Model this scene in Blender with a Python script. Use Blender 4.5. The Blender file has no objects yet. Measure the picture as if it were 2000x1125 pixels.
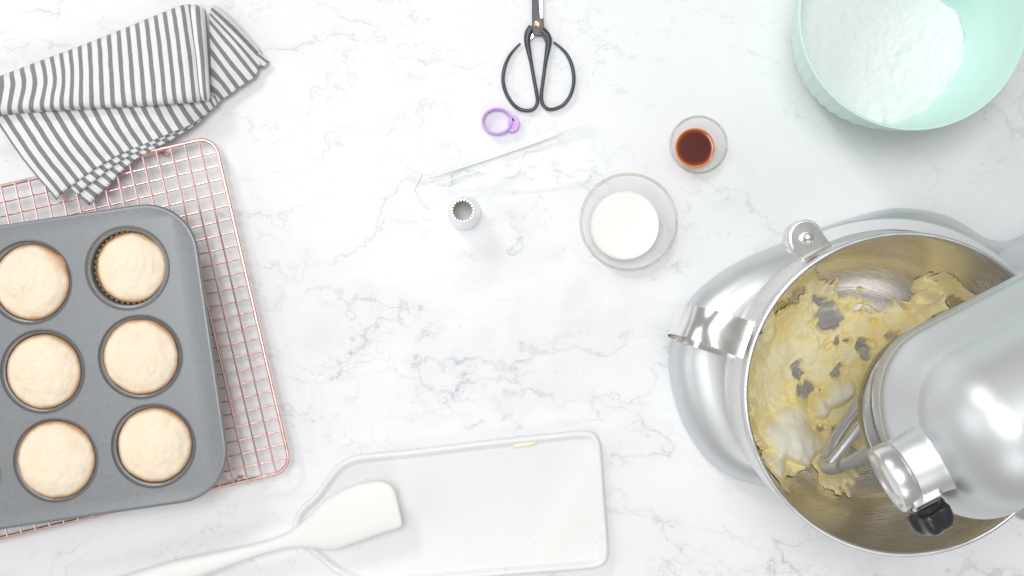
import bpy, bmesh, math, random
import numpy as np
from mathutils import Vector, noise as mn

random.seed(7)
rng = np.random.default_rng(7)
sc = bpy.context.scene
COL = sc.collection
PI = math.pi

# ------------------------------------------------------------------ camera, world, lamps, exposure
H = 1.10                      # camera height over the counter (m)
S = 2050.0                    # photo pixels per metre on the counter
cam_d = bpy.data.cameras.new("camera")
cam = bpy.data.objects.new("camera", cam_d)
COL.objects.link(cam)
cam.location = (0, 0, H)
cam.rotation_euler = (0, 0, 0)
cam_d.sensor_width = 36.0
cam_d.lens = 36.0 * H / (2000.0 / S)
cam_d.clip_start = 0.01
cam_d.clip_end = 50
sc.camera = cam

w = bpy.data.worlds.new("World")
sc.world = w
w.use_nodes = True
bg = w.node_tree.nodes["Background"]
bg.inputs[0].default_value = (0.50, 0.49, 0.475, 1)      # dim warm room
bg.inputs[1].default_value = 0.74


def lamp(name, loc, aim, sx, sy, power, col=(1, 1, 1)):
    d = bpy.data.lights.new(name, 'AREA')
    d.shape = 'RECTANGLE'
    d.size, d.size_y = sx, sy
    d.energy = power
    d.color = col
    o = bpy.data.objects.new(name, d)
    COL.objects.link(o)
    o.location = loc
    v = Vector(aim) - Vector(loc)
    o.rotation_euler = v.to_track_quat('-Z', 'Y').to_euler()
    return o


lamp("key_softbox", (-1.05, 1.45, 1.55), (0, 0, 0), 0.42, 0.42, 12.0, (1.0, 1.0, 0.99))
lamp("ceiling_softbox", (-0.22, 0.35, 2.9), (0.05, 0.0, 0), 1.0, 1.0, 39, (0.98, 0.99, 1.0))
lamp("left_window", (-2.3, -0.2, 1.5), (0, 0, 0), 1.6, 1.4, 11, (0.94, 0.97, 1.0))
lamp("room_fill_light", (0.4, -1.9, 2.2), (0, 0, 0), 1.6, 1.0, 10, (0.97, 0.98, 1.0))  # fill lamp added to brighten the lower side of the scene

sc.view_settings.view_transform = 'Standard'
sc.view_settings.look = 'None'
sc.view_settings.exposure = 0.0
sc.view_settings.gamma = 1.0
sc.cycles.use_denoising = True
sc.cycles.max_bounces = 16
sc.cycles.transmission_bounces = 14
sc.cycles.transparent_max_bounces = 16
sc.cycles.blur_glossy = 0.6
sc.cycles.sample_clamp_indirect = 6.0


# ------------------------------------------------------------------ helpers
def P(px, py, z=0.0):
    """a point seen at photo pixel (px, py) when it stands z metres above the counter"""
    k = (H - z) / H / S
    return Vector(((px - 1000.0) * k, -(py - 562.5) * k, z))


def PS(pts, z=0.0):
    return [P(x, y, z) for x, y in pts]


def catmull(pts, n, closed=False):
    """resample a polyline of vectors as a smooth curve with n points"""
    A = np.array([tuple(p) for p in pts], float)
    m = len(A)
    if closed:
        seg = m
        g = lambda i: A[i % m]
    else:
        seg = m - 1
        g = lambda i: A[i] if 0 <= i < m else (2 * A[0] - A[1] if i < 0 else 2 * A[-1] - A[-2])
    out = []
    L = [np.linalg.norm(g(i + 1) - g(i)) + 1e-9 for i in range(seg)]
    cum = np.concatenate([[0], np.cumsum(L)])
    tot = cum[-1]
    for k in range(n):
        s = tot * k / (n if closed else n - 1)
        i = min(int(np.searchsorted(cum, s, side='right') - 1), seg - 1)
        t = (s - cum[i]) / L[i]
        p0, p1, p2, p3 = g(i - 1), g(i), g(i + 1), g(i + 2)
        # centripetal-like damped tangents
        m1 = (p2 - p0) * (L[i] / (np.linalg.norm(p1 - p0) + np.linalg.norm(p2 - p1) + 1e-9))
        m2 = (p3 - p1) * (L[i] / (np.linalg.norm(p2 - p1) + np.linalg.norm(p3 - p2) + 1e-9))
        t2, t3 = t * t, t * t * t
        q = (2 * t3 - 3 * t2 + 1) * p1 + (t3 - 2 * t2 + t) * m1 + (-2 * t3 + 3 * t2) * p2 + (t3 - t2) * m2
        out.append(Vector(q))
    return out


class MB:
    def __init__(self):
        self.v, self.f, self.uv = [], [], []

    def add(self, verts, faces, uvs=None):
        o = len(self.v)
        self.v += [tuple(p) for p in verts]
        self.f += [tuple(i + o for i in f) for f in faces]
        self.uv += list(uvs) if uvs is not None else [(0, 0)] * len(verts)

    def rings(self, rings, closed=True, cap0=False, cap1=False, loop=False):
        """skin consecutive rings of equal length"""
        n = len(rings[0])
        verts = [p for r in rings for p in r]
        faces = []
        R = len(rings)
        for i in range(R if loop else R - 1):
            a, b = i * n, ((i + 1) % R) * n
            for j in range(n if closed else n - 1):
                k = (j + 1) % n
                faces.append((a + j, a + k, b + k, b + j))
        if cap0:
            faces.append(tuple(range(n))[::-1])
        if cap1:
            faces.append(tuple((R - 1) * n + j for j in range(n)))
        self.add(verts, faces)

    def lathe(self, prof, c=(0, 0, 0), n=64, cap0=False, cap1=False, rfun=None):
        rr = []
        for (r, z) in prof:
            ring = []
            for j in range(n):
                a = 2 * PI * j / n
                q = r if rfun is None else rfun(r, z, a)
                ring.append(Vector((c[0] + q * math.cos(a), c[1] + q * math.sin(a), c[2] + z)))
            rr.append(ring)
        self.rings(rr, True, cap0, cap1)

    def tube(self, pts, rad, n=8, closed=False, cap=True, flat=1.0):
        pts = [Vector(p) for p in pts]
        m = len(pts)
        rad = rad if isinstance(rad, (list, tuple)) else [rad] * m
        rr = []
        for i, p in enumerate(pts):
            if closed:
                t = pts[(i + 1) % m] - pts[i - 1]
            else:
                t = pts[min(i + 1, m - 1)] - pts[max(i - 1, 0)]
            t.normalize()
            up = Vector((0, 0, 1)) if abs(t.z) < 0.9 else Vector((1, 0, 0))
            a = t.cross(up).normalized()
            b = a.cross(t).normalized()
            rr.append([p + a * (rad[i] * math.cos(2 * PI * j / n)) + b * (flat * rad[i] * math.sin(2 * PI * j / n)) for j in range(n)])
        self.rings(rr, True, cap and not closed, cap and not closed, loop=closed)

    def prism(self, outline, z0, z1):
        """extrude an outline (list of vectors) between two heights"""
        a = [Vector((p.x, p.y, z0)) for p in outline]
        b = [Vector((p.x, p.y, z1)) for p in outline]
        self.rings([a, b], True, True, True)

    def box(self, c, ax, ay, az):
        c, ax, ay, az = Vector(c), Vector(ax), Vector(ay), Vector(az)
        v = [c + ax * i + ay * j + az * k for k in (-1, 1) for j in (-1, 1) for i in (-1, 1)]
        f = [(0, 2, 3, 1), (4, 5, 7, 6), (0, 1, 5, 4), (2, 6, 7, 3), (0, 4, 6, 2), (1, 3, 7, 5)]
        self.add(v, f)

    def build(self, name, mat, parent=None, smooth=35, origin=None, fixn=True):
        me = bpy.data.meshes.new(name)
        if parent is not None:
            off = WLOC[parent.name]
        else:
            off = Vector(origin) if origin is not None else Vector((0, 0, 0))
        me.from_pydata([(x - off[0], y - off[1], z - off[2]) for x, y, z in self.v], [], self.f)
        uvl = me.uv_layers.new(name="UVMap")
        li = np.empty(len(me.loops), dtype=np.int32)
        me.loops.foreach_get("vertex_index", li)
        U = np.array(self.uv, dtype=np.float32)
        uvl.data.foreach_set("uv", U[li].ravel())
        if fixn:
            bm = bmesh.new()
            bm.from_mesh(me)
            bmesh.ops.recalc_face_normals(bm, faces=bm.faces)
            bm.to_mesh(me)
            bm.free()
        if smooth:
            me.polygons.foreach_set("use_smooth", [True] * len(me.polygons))
            if smooth < 180:
                me.set_sharp_from_angle(angle=math.radians(smooth))
        me.materials.append(mat)
        o = bpy.data.objects.new(name, me)
        COL.objects.link(o)
        if parent is not None:
            o.parent = parent
            WLOC[o.name] = off
        else:
            o.location = off
            WLOC[o.name] = off
        return o


WLOC = {}


def thing(name, loc, label, cat, group=None):
    o = bpy.data.objects.new(name, None)
    o.empty_display_size = 0.02
    COL.objects.link(o)
    o.location = loc
    WLOC[o.name] = Vector(loc)
    return tag(o, label, cat, group)


def tag(o, label=None, cat=None, group=None, kind=None):
    if label: o["label"] = label
    if cat: o["category"] = cat
    if group: o["group"] = group
    if kind: o["kind"] = kind
    return o


def inset(outline, d):
    """offset a closed outline inward by d (clockwise or not)"""
    n = len(outline)
    A = sum(outline[i].x * outline[(i + 1) % n].y - outline[(i + 1) % n].x * outline[i].y for i in range(n))
    s = 1 if A > 0 else -1
    out = []
    for i in range(n):
        t = outline[(i + 1) % n] - outline[i - 1]
        t.z = 0
        t.normalize()
        out.append(outline[i] + Vector((-t.y, t.x, 0)) * (s * d))
    return out


def atz(ring, z):
    return [Vector((p.x, p.y, z)) for p in ring]


# ------------------------------------------------------------------ materials
def mat(name):
    m = bpy.data.materials.new(name)
    m.use_nodes = True
    nt = m.node_tree
    return m, nt, nt.nodes["Principled BSDF"], nt.nodes["Material Output"]


def N(nt, typ, **kw):
    n = nt.nodes.new(typ)
    for k, v in kw.items():
        if k in ('operation', 'blend_type', 'data_type', 'noise_dimensions', 'feature', 'interpolation_type', 'noise_type', 'distance'):
            setattr(n, k, v)
        else:
            n.inputs[k.replace('_', ' ')].default_value = v
    return n


def math_n(nt, op, a, b=None, c=None, clamp=False):
    n = nt.nodes.new('ShaderNodeMath')
    n.operation = op
    n.use_clamp = clamp
    for i, x in enumerate((a, b, c)):
        if x is None: continue
        if isinstance(x, (int, float)):
            n.inputs[i].default_value = x
        else:
            nt.links.new(x, n.inputs[i])
    return n.outputs[0]


def ramp(nt, x, lo, hi, a=0.0, b=1.0, smooth=True):
    n = nt.nodes.new('ShaderNodeMapRange')
    n.interpolation_type = 'SMOOTHSTEP' if smooth else 'LINEAR'
    n.inputs['From Min'].default_value = lo
    n.inputs['From Max'].default_value = hi
    n.inputs['To Min'].default_value = a
    n.inputs['To Max'].default_value = b
    nt.links.new(x, n.inputs['Value'])
    return n.outputs['Result']


def mix(nt, fac, a, b):
    n = nt.nodes.new('ShaderNodeMix')
    n.data_type = 'RGBA'
    for sock, x in ((n.inputs[0], fac), (n.inputs[6], a), (n.inputs[7], b)):
        if isinstance(x, (int, float)):
            sock.default_value = x
        elif isinstance(x, tuple):
            sock.default_value = (*x, 1) if len(x) == 3 else x
        else:
            nt.links.new(x, sock)
    return n.outputs[2]


def noise(nt, vec, scale, detail=4, rough=0.55, dist=0.0):
    n = nt.nodes.new('ShaderNodeTexNoise')
    n.inputs['Scale'].default_value = scale
    n.inputs['Detail'].default_value = detail
    n.inputs['Roughness'].default_value = rough
    n.inputs['Distortion'].default_value = dist
    if vec is not None:
        nt.links.new(vec, n.inputs['Vector'])
    return n


def objco(nt):
    return nt.nodes.new('ShaderNodeTexCoord').outputs['Object']


def bump(nt, bsdf, h, strength, dist=0.001):
    b = nt.nodes.new('ShaderNodeBump')
    b.inputs['Strength'].default_value = strength
    b.inputs['Distance'].default_value = dist
    nt.links.new(h, b.inputs['Height'])
    nt.links.new(b.outputs[0], bsdf.inputs['Normal'])


def simple(name, col, rough=0.5, metal=0.0, spec=0.5, var=0.05, vscale=60, bstr=0.0, bscale=200, rvar=0.06, coat=0.0):
    m, nt, b, o = mat(name)
    co = objco(nt)
    n = noise(nt, co, vscale, 5)
    c2 = tuple(min(1, c * (1 + var)) for c in col)
    c1 = tuple(c * (1 - var) for c in col)
    nt.links.new(mix(nt, n.outputs[0], c1, c2), b.inputs['Base Color'])
    nt.links.new(ramp(nt, n.outputs[0], 0.3, 0.7, max(0.02, rough - rvar), rough + rvar), b.inputs['Roughness'])
    b.inputs['Metallic'].default_value = metal
    b.inputs['Specular IOR Level'].default_value = spec
    b.inputs['Coat Weight'].default_value = coat
    if bstr:
        bump(nt, b, noise(nt, co, bscale, 4).outputs[0], bstr, 0.0006)
    return m


def m_marble():
    m, nt, b, o = mat("white_marble")
    co = objco(nt)
    wn = noise(nt, co, 6.0, 7, 0.60)
    sub = N(nt, 'ShaderNodeVectorMath', operation='SUBTRACT')
    nt.links.new(wn.outputs['Color'], sub.inputs[0])
    sub.inputs[1].default_value = (0.5, 0.5, 0.5)
    scl = N(nt, 'ShaderNodeVectorMath', operation='SCALE')
    nt.links.new(sub.outputs[0], scl.inputs[0])
    scl.inputs['Scale'].default_value = 0.21
    # stretch: veins drift along a diagonal
    mp = nt.nodes.new('ShaderNodeMapping')
    mp.inputs['Rotation'].default_value = (0, 0, math.radians(-24))
    mp.inputs['Scale'].default_value = (0.62, 1.30, 1)
    nt.links.new(co, mp.inputs['Vector'])
    add = N(nt, 'ShaderNodeVectorMath', operation='ADD')
    nt.links.new(mp.outputs[0], add.inputs[0])
    nt.links.new(scl.outputs[0], add.inputs[1])
    pw = add.outputs[0]

    def vein(scale, width, seed, detail=3):
        off = N(nt, 'ShaderNodeVectorMath', operation='ADD')
        nt.links.new(pw, off.inputs[0])
        off.inputs[1].default_value = (seed, seed * 1.7, seed * 0.3)
        n = noise(nt, off.outputs[0], scale, detail, 0.5)
        d = math_n(nt, 'ABSOLUTE', math_n(nt, 'SUBTRACT', n.outputs[0], 0.5))
        return ramp(nt, d, 0.0, width, 1.0, 0.0)

    def mask(scale, lo, hi, seed):
        off = N(nt, 'ShaderNodeVectorMath', operation='ADD')
        nt.links.new(co, off.inputs[0])
        off.inputs[1].default_value = (seed, -seed, seed)
        return ramp(nt, noise(nt, off.outputs[0], scale, 3).outputs[0], lo, hi)

    v1 = math_n(nt, 'MULTIPLY', vein(5.0, 0.0075, 3.1), mask(5.0, 0.38, 0.60, 1.3))
    v2 = math_n(nt, 'MULTIPLY', vein(9.0, 0.0085, 7.7), mask(6.0, 0.39, 0.58, 5.1))
    v3 = math_n(nt, 'MULTIPLY', vein(18.0, 0.012, 12.3), mask(7.0, 0.40, 0.60, 9.4))
    halo = math_n(nt, 'MULTIPLY', vein(5.0, 0.075, 3.1), mask(5.0, 0.38, 0.66, 1.3))
    halo2 = math_n(nt, 'MULTIPLY', vein(9.0, 0.06, 7.7), mask(6.0, 0.44, 0.68, 5.1))
    cl = mask(4.5, 0.40, 0.75, 21.0)
    s = math_n(nt, 'MULTIPLY', v1, 0.38)
    s = math_n(nt, 'ADD', s, math_n(nt, 'MULTIPLY', v2, 0.34))
    s = math_n(nt, 'ADD', s, math_n(nt, 'MULTIPLY', v3, 0.28))
    s = math_n(nt, 'ADD', s, math_n(nt, 'MULTIPLY', halo, 0.13))
    s = math_n(nt, 'ADD', s, math_n(nt, 'MULTIPLY', halo2, 0.09))
    s = math_n(nt, 'ADD', s, math_n(nt, 'MULTIPLY', cl, 0.10))
    # broken vein strength
    g = noise(nt, co, 26, 4, 0.6)
    s = math_n(nt, 'MULTIPLY', s, ramp(nt, g.outputs[0], 0.28, 0.62, 0.30, 1.0), clamp=True)
    nt.links.new(mix(nt, s, (0.872, 0.884, 0.896), (0.38, 0.40, 0.43)), b.inputs['Base Color'])
    b.inputs['Roughness'].default_value = 0.42
    b.inputs['Specular IOR Level'].default_value = 0.25
    return m


def m_towel():
    m, nt, b, o = mat("striped_linen")
    uvn = nt.nodes.new('ShaderNodeUVMap')
    uvn.uv_map = "UVMap"
    sp = nt.nodes.new('ShaderNodeSeparateXYZ')
    nt.links.new(uvn.outputs[0], sp.inputs[0])
    co = objco(nt)
    wob = noise(nt, co, 90, 3)
    u = math_n(nt, 'ADD', sp.outputs[0], math_n(nt, 'MULTIPLY', math_n(nt, 'SUBTRACT', wob.outputs[0], 0.5), 0.10))
    d = math_n(nt, 'PINGPONG', u, 0.5)           # 0 on a dark stripe's centre, .5 between
    fac = ramp(nt, d, 0.190, 0.250, 1.0, 0.0)
    # slubby weave: stretched noise along both threads
    mp = nt.nodes.new('ShaderNodeMapping')
    mp.inputs['Scale'].default_value = (14, 0.9, 1)
    nt.links.new(uvn.outputs[0], mp.inputs[0])
    w1 = noise(nt, mp.outputs[0], 9.0, 3, 0.6)
    mp2 = nt.nodes.new('ShaderNodeMapping')
    mp2.inputs['Scale'].default_value = (0.9, 14, 1)
    nt.links.new(uvn.outputs[0], mp2.inputs[0])
    w2 = noise(nt, mp2.outputs[0], 9.0, 3, 0.6)
    wv = math_n(nt, 'MULTIPLY', math_n(nt, 'ADD', w1.outputs[0], w2.outputs[0]), 0.5)
    dark = mix(nt, ramp(nt, wv, 0.36, 0.68), (0.10, 0.103, 0.125), (0.48, 0.485, 0.505))
    lite = mix(nt, ramp(nt, wv, 0.35, 0.65), (0.79, 0.79, 0.78), (0.90, 0.90, 0.885))
    nt.links.new(mix(nt, fac, lite, dark), b.inputs['Base Color'])
    b.inputs['Roughness'].default_value = 0.9
    b.inputs['Specular IOR Level'].default_value = 0.15
    b.inputs['Sheen Weight'].default_value = 0.15
    bump(nt, b, wv, 0.5, 0.0008)
    return m


def m_cake():
    m, nt, b, o = mat("vanilla_cake")
    co = objco(nt)
    # crust browning follows the rim of the cake (stored in UV.x: 0 centre, 1 rim)
    uvn = nt.nodes.new('ShaderNodeUVMap'); uvn.uv_map = "UVMap"
    sp = nt.nodes.new('ShaderNodeSeparateXYZ')
    nt.links.new(uvn.outputs[0], sp.inputs[0])
    n1 = noise(nt, co, 45, 5, 0.6)
    n2 = noise(nt, co, 420, 4, 0.6)
    e = math_n(nt, 'ADD', sp.outputs[0], math_n(nt, 'MULTIPLY', math_n(nt, 'SUBTRACT', n1.outputs[0], 0.5), 0.16))
    rim = ramp(nt, e, 0.86, 1.02)
    c = mix(nt, ramp(nt, n1.outputs[0], 0.3, 0.75), (0.925, 0.805, 0.64), (0.885, 0.735, 0.55))
    c = mix(nt, math_n(nt, 'MULTIPLY', ramp(nt, n2.outputs[0], 0.55, 0.75), 0.25), c, (0.70, 0.47, 0.24))
    c = mix(nt, rim, c, (0.50, 0.24, 0.085))
    c = mix(nt, sp.outputs[1], c, (0.60, 0.25, 0.12))
    nt.links.new(c, b.inputs['Base Color'])
    b.inputs['Roughness'].default_value = 0.85
    b.inputs['Specular IOR Level'].default_value = 0.2
    v = nt.nodes.new('ShaderNodeTexVoronoi')
    v.inputs['Scale'].default_value = 330
    nt.links.new(co, v.inputs['Vector'])
    hh = math_n(nt, 'ADD', n2.outputs[0], math_n(nt, 'MULTIPLY', v.outputs[0], 0.6))
    bump(nt, b, hh, 0.28, 0.0009)
    return m


def m_glass(name, edge=(0.80, 0.82, 0.76), face=(0.996, 0.998, 0.996), spec=0.5):
    """thin clear glass: light passes straight through, edges tinted by the longer path, weak mirror on top"""
    m, nt, b, o = mat(name)
    nt.nodes.remove(b)
    lw = nt.nodes.new('ShaderNodeLayerWeight')
    lw.inputs[0].default_value = 0.5
    n = noise(nt, objco(nt), 30, 2)
    f = ramp(nt, math_n(nt, 'ADD', lw.outputs['Facing'], math_n(nt, 'MULTIPLY', n.outputs[0], 0.06)), 0.80, 1.04)
    tr = nt.nodes.new('ShaderNodeBsdfTransparent')
    nt.links.new(mix(nt, f, face, edge), tr.inputs[0])
    gl = nt.nodes.new('ShaderNodeBsdfGlossy')
    gl.inputs['Roughness'].default_value = 0.02
    ms = nt.nodes.new('ShaderNodeMixShader')
    nt.links.new(ramp(nt, lw.outputs['Fresnel'], 0.0, 1.0, 0.01, spec), ms.inputs[0])
    nt.links.new(tr.outputs[0], ms.inputs[1])
    nt.links.new(gl.outputs[0], ms.inputs[2])
    nt.links.new(ms.outputs[0], o.inputs[0])
    return m


def m_film(lo=0.03, hi=0.10):
    m, nt, b, o = mat("clear_plastic_film")
    tr = nt.nodes.new('ShaderNodeBsdfTransparent')
    tr.inputs[0].default_value = (0.995, 0.997, 0.997, 1)
    gl = nt.nodes.new('ShaderNodeBsdfGlossy')
    gl.inputs['Roughness'].default_value = 0.16
    df = nt.nodes.new('ShaderNodeBsdfDiffuse')
    df.inputs[0].default_value = (0.97, 0.975, 0.975, 1)
    lw = nt.nodes.new('ShaderNodeLayerWeight')
    lw.inputs[0].default_value = 0.25
    n = noise(nt, objco(nt), 25, 3)
    m1 = nt.nodes.new('ShaderNodeMixShader')
    nt.links.new(ramp(nt, n.outputs[0], 0.3, 0.7, lo, hi), m1.inputs[0])
    nt.links.new(tr.outputs[0], m1.inputs[1])
    nt.links.new(df.outputs[0], m1.inputs[2])
    m2 = nt.nodes.new('ShaderNodeMixShader')
    nt.links.new(ramp(nt, lw.outputs['Facing'], 0.15, 1.0, 0.02, 0.55), m2.inputs[0])
    nt.links.new(m1.outputs[0], m2.inputs[1])
    nt.links.new(gl.outputs[0], m2.inputs[2])
    nt.links.new(m2.outputs[0], o.inputs[0])
    return m


def m_steel_bowl():
    """brushed stainless steel, with smears of butter wiped round the lower inside"""
    m, nt, b, o = mat("brushed_steel_smeared")
    co = objco(nt)                               # object origin = bowl axis
    sp = nt.nodes.new('ShaderNodeSeparateXYZ')
    nt.links.new(co, sp.inputs[0])
    ang = math_n(nt, 'ARCTAN2', sp.outputs[1], sp.outputs[0])
    rad = math_n(nt, 'SQRT', math_n(nt, 'ADD', math_n(nt, 'POWER', sp.outputs[0], 2), math_n(nt, 'POWER', sp.outputs[1], 2)))
    prof = math_n(nt, 'ADD', rad, math_n(nt, 'MULTIPLY', sp.outputs[2], 1.0))
    cmb = nt.nodes.new('ShaderNodeCombineXYZ')
    nt.links.new(math_n(nt, 'MULTIPLY', ang, 0.003), cmb.inputs[0])
    nt.links.new(prof, cmb.inputs[1])
    br = noise(nt, cmb.outputs[0], 500, 2, 0.5)
    nt.links.new(ramp(nt, br.outputs[0], 0.3, 0.7, 0.23, 0.30), b.inputs['Roughness'])
    b.inputs['Metallic'].default_value = 1.0
    base = mix(nt, br.outputs[0], (0.68, 0.655, 0.64), (0.76, 0.735, 0.72))
    cm2 = nt.nodes.new('ShaderNodeCombineXYZ')
    nt.links.new(math_n(nt, 'MULTIPLY', ang, 0.022), cm2.inputs[0])
    nt.links.new(prof, cm2.inputs[1])
    sm = noise(nt, cm2.outputs[0], 150, 3, 0.5, 0.6)
    pat = noise(nt, co, 22, 3)
    low = ramp(nt, sp.outputs[2], 0.075, 0.135, 1.0, 0.0)
    smear = math_n(nt, 'MULTIPLY', math_n(nt, 'MULTIPLY', ramp(nt, sm.outputs[0], 0.50, 0.68), low), ramp(nt, pat.outputs[0], 0.40, 0.60, 0.1, 1.0))
    nt.links.new(base, b.inputs['Base Color'])
    df = nt.nodes.new('ShaderNodeBsdfPrincipled')
    df.inputs['Base Color'].default_value = (0.72, 0.68, 0.56, 1)
    df.inputs['Roughness'].default_value = 0.45
    ms = nt.nodes.new('ShaderNodeMixShader')
    nt.links.new(math_n(nt, 'MULTIPLY', smear, 0.75), ms.inputs[0])
    nt.links.new(b.outputs[0], ms.inputs[1])
    nt.links.new(df.outputs[0], ms.inputs[2])
    nt.links.new(ms.outputs[0], o.inputs[0])
    bump(nt, b, br.outputs[0], 0.015, 0.0003)
    return m


def m_butter():
    m, nt, b, o = mat("creamed_butter")
    co = objco(nt)
    n1 = noise(nt, co, 34, 6, 0.6, 0.8)
    n2 = noise(nt, co, 160, 5, 0.6)
    c = mix(nt, ramp(nt, n1.outputs[0], 0.32, 0.62), (0.975, 0.80, 0.35), (0.985, 0.90, 0.60))
    uvn = nt.nodes.new('ShaderNodeUVMap'); uvn.uv_map = "UVMap"
    sp = nt.nodes.new('ShaderNodeSeparateXYZ')
    nt.links.new(uvn.outputs[0], sp.inputs[0])
    c = mix(nt, sp.outputs[0], c, (0.99, 0.965, 0.83))
    nt.links.new(c, b.inputs['Base Color'])
    b.inputs['Roughness'].default_value = 0.68
    b.inputs['Specular IOR Level'].default_value = 0.3
    b.inputs['Subsurface Weight'].default_value = 0.25
    b.inputs['Subsurface Radius'].default_value = (0.006, 0.004, 0.0015)
    b.inputs['Subsurface Scale'].default_value = 1.0
    bump(nt, b, math_n(nt, 'ADD', n2.outputs[0], n1.outputs[0]), 0.22, 0.002)
    return m


def m_vanilla():
    m, nt, b, o = mat("vanilla_extract")
    uvn = nt.nodes.new('ShaderNodeUVMap'); uvn.uv_map = "UVMap"
    sp = nt.nodes.new('ShaderNodeSeparateXYZ')
    nt.links.new(uvn.outputs[0], sp.inputs[0])     # UV.x: depth of liquid falls to the edge
    n = noise(nt, objco(nt), 120, 3)
    e = math_n(nt, 'ADD', sp.outputs[0], math_n(nt, 'MULTIPLY', math_n(nt, 'SUBTRACT', n.outputs[0], 0.5), 0.05))
    c = mix(nt, ramp(nt, e, 0.70, 0.90), (0.105, 0.020, 0.016), (0.30, 0.045, 0.014))
    c = mix(nt, ramp(nt, e, 0.86, 1.0), c, (0.78, 0.30, 0.07))
    nt.links.new(c, b.inputs['Base Color'])
    b.inputs['Roughness'].default_value = 0.12
    return m


def m_ceramic():
    m, nt, b, o = mat("speckled_white_ceramic")
    co = objco(nt)
    v = nt.nodes.new('ShaderNodeTexVoronoi')
    v.inputs['Scale'].default_value = 170
    nt.links.new(co, v.inputs['Vector'])
    n = noise(nt, co, 35, 3)
    sel = nt.nodes.new('ShaderNodeSeparateXYZ')
    nt.links.new(v.outputs['Color'], sel.inputs[0])
    spot = math_n(nt, 'MULTIPLY', ramp(nt, v.outputs['Distance'], 0.07, 0.13, 1, 0), ramp(nt, sel.outputs[0], 0.55, 0.9))
    st = noise(nt, co, 14, 3)
    c = mix(nt, n.outputs[0], (0.83, 0.835, 0.835), (0.86, 0.865, 0.865))
    c = mix(nt, ramp(nt, st.outputs[0], 0.60, 0.80, 0, 0.35), c, (0.84, 0.80, 0.64))
    c = mix(nt, math_n(nt, 'MULTIPLY', spot, 0.55), c, (0.42, 0.38, 0.33))
    nt.links.new(c, b.inputs['Base Color'])
    b.inputs['Roughness'].default_value = 0.35
    b.inputs['Specular IOR Level'].default_value = 0.35
    return m


def m_sugar():
    m, nt, b, o = mat("powdered_sugar")
    co = objco(nt)
    n = noise(nt, co, 90, 6, 0.7)
    n2 = noise(nt, co, 900, 5, 0.7)
    nt.links.new(mix(nt, n.outputs[0], (0.91, 0.93, 0.93), (0.96, 0.97, 0.97)), b.inputs['Base Color'])
    b.inputs['Roughness'].default_value = 1.0
    b.inputs['Specular IOR Level'].default_value = 0.1
    b.inputs['Subsurface Weight'].default_value = 0.3
    b.inputs['Subsurface Radius'].default_value = (0.004, 0.004, 0.004)
    b.inputs['Subsurface Scale'].default_value = 1.0
    bump(nt, b, math_n(nt, 'ADD', n.outputs[0], math_n(nt, 'MULTIPLY', n2.outputs[0], 0.5)), 0.35, 0.0025)
    return m


M = dict(
    marble=m_marble(), towel=m_towel(), cake=m_cake(), foldshine=simple('fold_painted_shine', (0.97, 0.975, 0.98), 0.2, spec=0.2, var=0.01),
    glass=m_glass("clear_glass", (0.93, 0.945, 0.93), (0.998, 0.999, 0.998), spec=0.12), cupglass=m_glass("clear_cup_glass", (0.95, 0.955, 0.94), (0.998, 0.999, 0.998), spec=0.10), glassrim=m_glass("glass_rim_dark", (0.42, 0.47, 0.46), (0.86, 0.88, 0.87), spec=0.5), cuprim=m_glass("glass_rim_olive", (0.66, 0.67, 0.56), (0.90, 0.90, 0.85), spec=0.3), film=m_film(),
    steel_bowl=m_steel_bowl(), butter=m_butter(), vanilla=m_vanilla(), ceramic=m_ceramic(), sugar=m_sugar(),
    rose=simple("rose_gold_wire", (0.95, 0.66, 0.62), 0.30, 0.9, var=0.04, vscale=120),
    pan=simple("grey_nonstick_steel", (0.27, 0.28, 0.29), 0.42, 0.5, var=0.06, vscale=300, rvar=0.04, bstr=0.06, bscale=900),
    liner=simple("white_paper_liner", (0.80, 0.70, 0.44), 0.8, var=0.06),
    iron=simple("blackened_iron", (0.085, 0.09, 0.10), 0.42, 0.55, var=0.25, vscale=300, bstr=0.15, bscale=500),
    blade=simple("polished_blade_steel", (0.80, 0.80, 0.80), 0.18, 1.0, var=0.03),
    copper=simple("copper_rivet", (0.80, 0.47, 0.34), 0.3, 1.0, var=0.08, vscale=400),
    purple=simple("lilac_plastic", (0.60, 0.36, 0.78), 0.35, var=0.04),
    tip=simple("tinned_steel", (0.84, 0.865, 0.88), 0.34, 1.0, var=0.05, vscale=150),
    smear=simple('thin_butter_smear', (0.93, 0.88, 0.66), 0.5, var=0.04), tip_lit_inside=simple('tin_inside_painted_lit', (0.88, 0.83, 0.75), 0.5, 0.5, var=0.06), milk=simple("milk", (0.845, 0.84, 0.82), 0.25, var=0.015, vscale=40),
    mint=simple("mint_plastic", (0.655, 0.885, 0.82), 0.3, var=0.015, vscale=8, rvar=0.0),
    silver=simple("silver_metallic_paint", (0.70, 0.72, 0.73), 0.43, 0.75, var=0.02, vscale=1500, rvar=0.01),
    chrome=simple("polished_steel", (0.87, 0.865, 0.85), 0.17, 1.0, var=0.02, rvar=0.03),
    satin=simple("satin_steel", (0.84, 0.84, 0.84), 0.34, 1.0, var=0.03),
    ring=simple("planetary_ring_steel", (0.62, 0.60, 0.56), 0.25, 1.0, var=0.06),
    beater=simple("burnished_aluminium", (0.72, 0.73, 0.75), 0.42, 0.6, var=0.06),
    black=simple("black_knob_plastic", (0.018, 0.017, 0.020), 0.3, var=0.2, coat=0.3),
    gap=simple("dark_seam", (0.03, 0.03, 0.032), 0.6),
    silicone=simple("white_silicone", (0.87, 0.865, 0.845), 0.5, var=0.015, vscale=30),
)

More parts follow.
